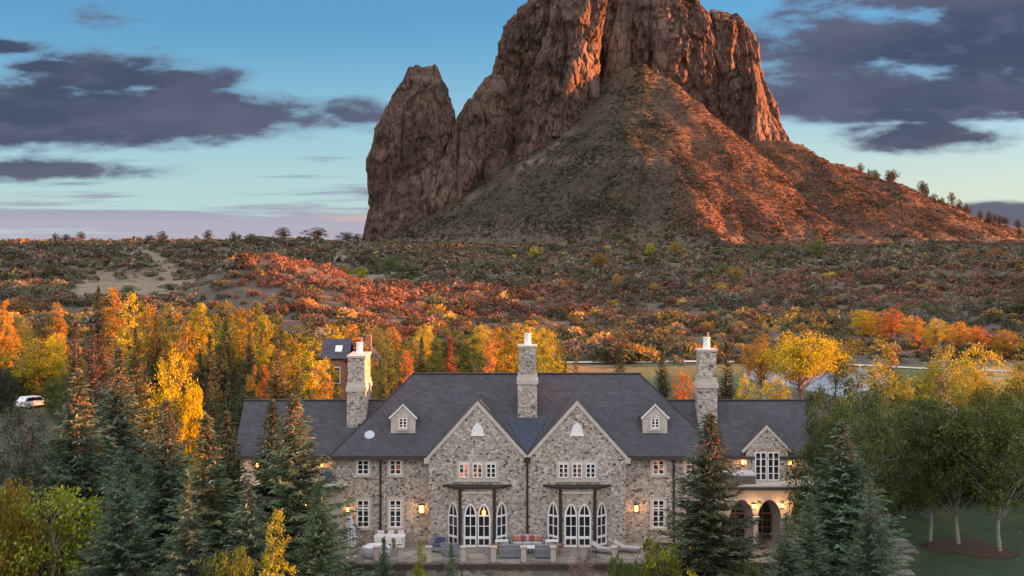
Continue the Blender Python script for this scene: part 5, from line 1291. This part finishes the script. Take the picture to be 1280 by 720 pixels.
flat_poly("pond_water", blob([gp(*p) for p in [(925, 462), (985, 452), (1060, 456), (1118, 470), (1112, 494), (1060, 500), (985, 482), (935, 476)]]), M_water, "still pond with a pale sky reflection put into its colour", "pond", .06)
M_track = plain("pale_gravel", (.52, .46, .40), .95, 0, .15, 1.0)
tp = [gp(*p) for p in [(664, 453.5), (720, 453.2), (790, 453), (870, 452.4), (940, 453), (1060, 456), (1150, 461), (1240, 464), (1300, 466)]]
m = MB(); vs = [];
for x_, y_ in tp: vs += [(x_, y_ - 1.3, gz(x_, y_) + .12), (x_, y_ + 1.3, gz(x_, y_) + .16)]
m.add(vs, [(2 * i, 2 * i + 2, 2 * i + 3, 2 * i + 1) for i in range(len(tp) - 1)]); tag(m.build("gravel_track", M_track), "pale gravel track beyond the mown field", "track", kind="structure")
fl = np.random.default_rng(77); nf = 2600
fy = 88 + 36 * fl.random(nf); fx = 26 + 0.40 * fy * fl.random(nf); fx = np.where(fl.random(nf) < .4, 34 + 9 * fl.normal(size=nf) * .6, fx)
rng = fl; fz = ground(fx, fy) + .03
lv = kites(np.stack([fx, fy, fz], 1), np.concatenate([fl.normal(size=(nf, 2)), np.zeros((nf, 1))], 1), .05 + .06 * fl.random(nf), .08 + .09 * fl.random(nf), np.tile([[0, 0, 1.0]], (nf, 1)) + fl.normal(0, .3, (nf, 3)))
fcol = np.array([(.40, .27, .06), (.28, .15, .06), (.18, .12, .07), (.22, .22, .06)])[fl.integers(0, 4, nf)]
tag(link("fallen_leaves", mesh_np("fallen_leaves", lv, np.arange(4 * nf).reshape(-1, 4), mat=leaf_far, cols=np.repeat(fcol, 4, 0))), "yellow and brown leaves fallen on the lawn", "leaves", kind="stuff")
# understory that fills the wood floor, each bush a thing
rr = random.Random(5)
for i in range(230):
    side = i % 3
    px_ = rr.uniform(-10, 430) if side == 0 else rr.uniform(430, 700) if side == 1 else rr.uniform(880, 1290)
    Y_ = rr.uniform(104, 225) if side < 2 else rr.uniform(108, 190)
    if side == 2 and 920 < px_ < 1120 and Y_ > 150: Y_ = rr.uniform(104, 140)
    if px_ < 95 and 120 < Y_ < 178: Y_ = rr.uniform(180, 215)
    if 395 < px_ < 460 and 120 < Y_ < 172: px_ -= 60
    x_ = X(px_, Y_); h_ = rr.uniform(1.8, 4.2); z_ = gz(x_, Y_)
    c_ = [SD, GRN, OLV, GRN, (.30, .16, .05), (.2, .18, .05)][i % 6]
    nm = ["dark green", "green", "olive", "green", "orange brown", "yellow-green"][i % 6]
    where = ["in the woods left of the house", "in the thicket behind the main roof", "among the trees right of the house"][side]
    T('bush', px_, 300 - (z_ + h_ - CAM_Z) * 1600 / Y_, Y_, h_ * 1.25 * 1600 / Y_, c_, nm + " undergrowth bush " + where, nm + " undergrowth " + where, var=rr.randint(0, 1))
# ------------------------------------------------------------------ cottage and white car in the left woods
M_wall2 = plain("cottage_render", (.42, .19, .12), .85, 0, .1, 2); M_roof2 = slate_mat("cottage_slate", (.05, .05, .075), (.09, .085, .12))
cb = Vector((X(437, 168), 168, gz(X(437, 168), 168) + 1.1))
cot = empty("cottage", cb); tag(cot, "small cottage with a dark garage opening seen left of the left chimney", "house")
def cp(m, name, mt, par=None): m2 = MB(); m2.v, m2.f = m.v, m.f; return m2.build(name, mt, par or cot)
m = MB(); m.box(-3.4, -.2, 0, 5, -1.5, 6.6); m.box(-.2, 3.2, -.8, 5, -1.5, 6.4); cp(m, "wall", M_wall2)
m = MB(); m.slab([(-3.8, -.4, 6.5), (0, -.4, 6.5), (0, 2.5, 8.9), (-3.8, 2.5, 8.9)], .2); m.slab([(-3.8, 2.5, 8.9), (0, 2.5, 8.9), (0, 5.4, 6.5), (-3.8, 5.4, 6.5)], .2); rf = cp(m, "roof", M_roof2)
m = MB(); m.slab([(-2.0, .55, 7.36), (-1.1, .55, 7.36), (-1.1, 1.45, 8.1), (-2.0, 1.45, 8.1)], .06); cp(m, "skylight", M_white, rf)
m = MB()
for s2 in (-1, 1): m.slab([(1.5 + s2 * 2.1, -1.2, 6.1), (1.5, -1.2, 8.3), (1.5, 5.2, 8.3), (1.5 + s2 * 2.1, 5.2, 6.1)][::s2], .18)
cp(m, "gable_roof", M_roof2)
m = MB(); m.prism([(-.2, -.8, 6.4), (3.2, -.8, 6.4), (1.5, -.8, 8.1)], (0, 5, 0)); cp(m, "gable_wall", M_wall2)
m = MB(); m.box(.2, 2.8, -.86, -.803, 3.0, 5.9); cp(m, "garage_opening", M_dark)
m = MB(); m.box(-2.6, -1.2, -.06, -.003, 3.2, 5.4); wf = cp(m, "window", M_white); m = MB(); m.box(-2.45, -1.35, -.08, -.062, 3.35, 5.25); cp(m, "pane", M_glass, wf)
m = MB(); m.box(1.9, 2.6, 2, 2.7, 6.9, 9.4); ch_ = cp(m, "chimney", M_wall2)
car_y = 176.0; cx_ = X(42, car_y); car = empty("parked_car", (cx_, car_y, gz(cx_, car_y)), R(55)); tag(car, "white car parked under the yellow-green tree on the left", "car")
M_car = plain("car_paint", (.78, .79, .82), .3, 0, .03, 2); M_tyre = plain("tyre", (.02, .02, .02), .9, 0, .1, 4)
def carb(name, mt, fn, par=None, bev=0): m = MB(); fn(m); return m.build(name, mt, par or car, bev)
side = [(-2.1, .35), (2.1, .35), (2.15, .75), (2.0, .95), (1.15, 1.02), (.6, 1.55), (-1.5, 1.6), (-2.05, 1.05), (-2.15, .7)]
carb("body", M_car, lambda m: m.prism([(x_, -.88, z_) for x_, z_ in side], (0, 1.76, 0)), bev=.06)
gl = [(.98, 1.03), (.53, 1.48), (-1.42, 1.53), (-1.85, 1.08)]
for s_ in (-1, 1): carb("side_glass", M_glass, lambda m: m.prism([(x_, s_ * .882, z_) for x_, z_ in gl], (0, s_ * .012, 0)))
carb("windscreen", M_glass, lambda m: m.slab([(1.17, -.76, 1.04), (.64, -.72, 1.55), (.64, .72, 1.55), (1.17, .76, 1.04)][::-1], .02))
for x_ in (-1.35, 1.35):
    for s_ in (-1, 1):
        w_ = carb("wheel", M_tyre, lambda m: m.tube([(x_, s_ * .70, .34), (x_, s_ * .91, .34)], .34, 18)); carb("rim", M_trim, lambda m: m.tube([(x_, s_ * .90, .34), (x_, s_ * .925, .34)], .2, 12), w_)
for s_ in (-.6, .6): carb("headlight", M_white, lambda m: m.box(2.10, 2.17, s_ - .2, s_ + .2, .68, .82)); carb("tail_light", M_rd, lambda m: m.box(-2.17, -2.08, s_ - .18, s_ + .18, .8, .98))
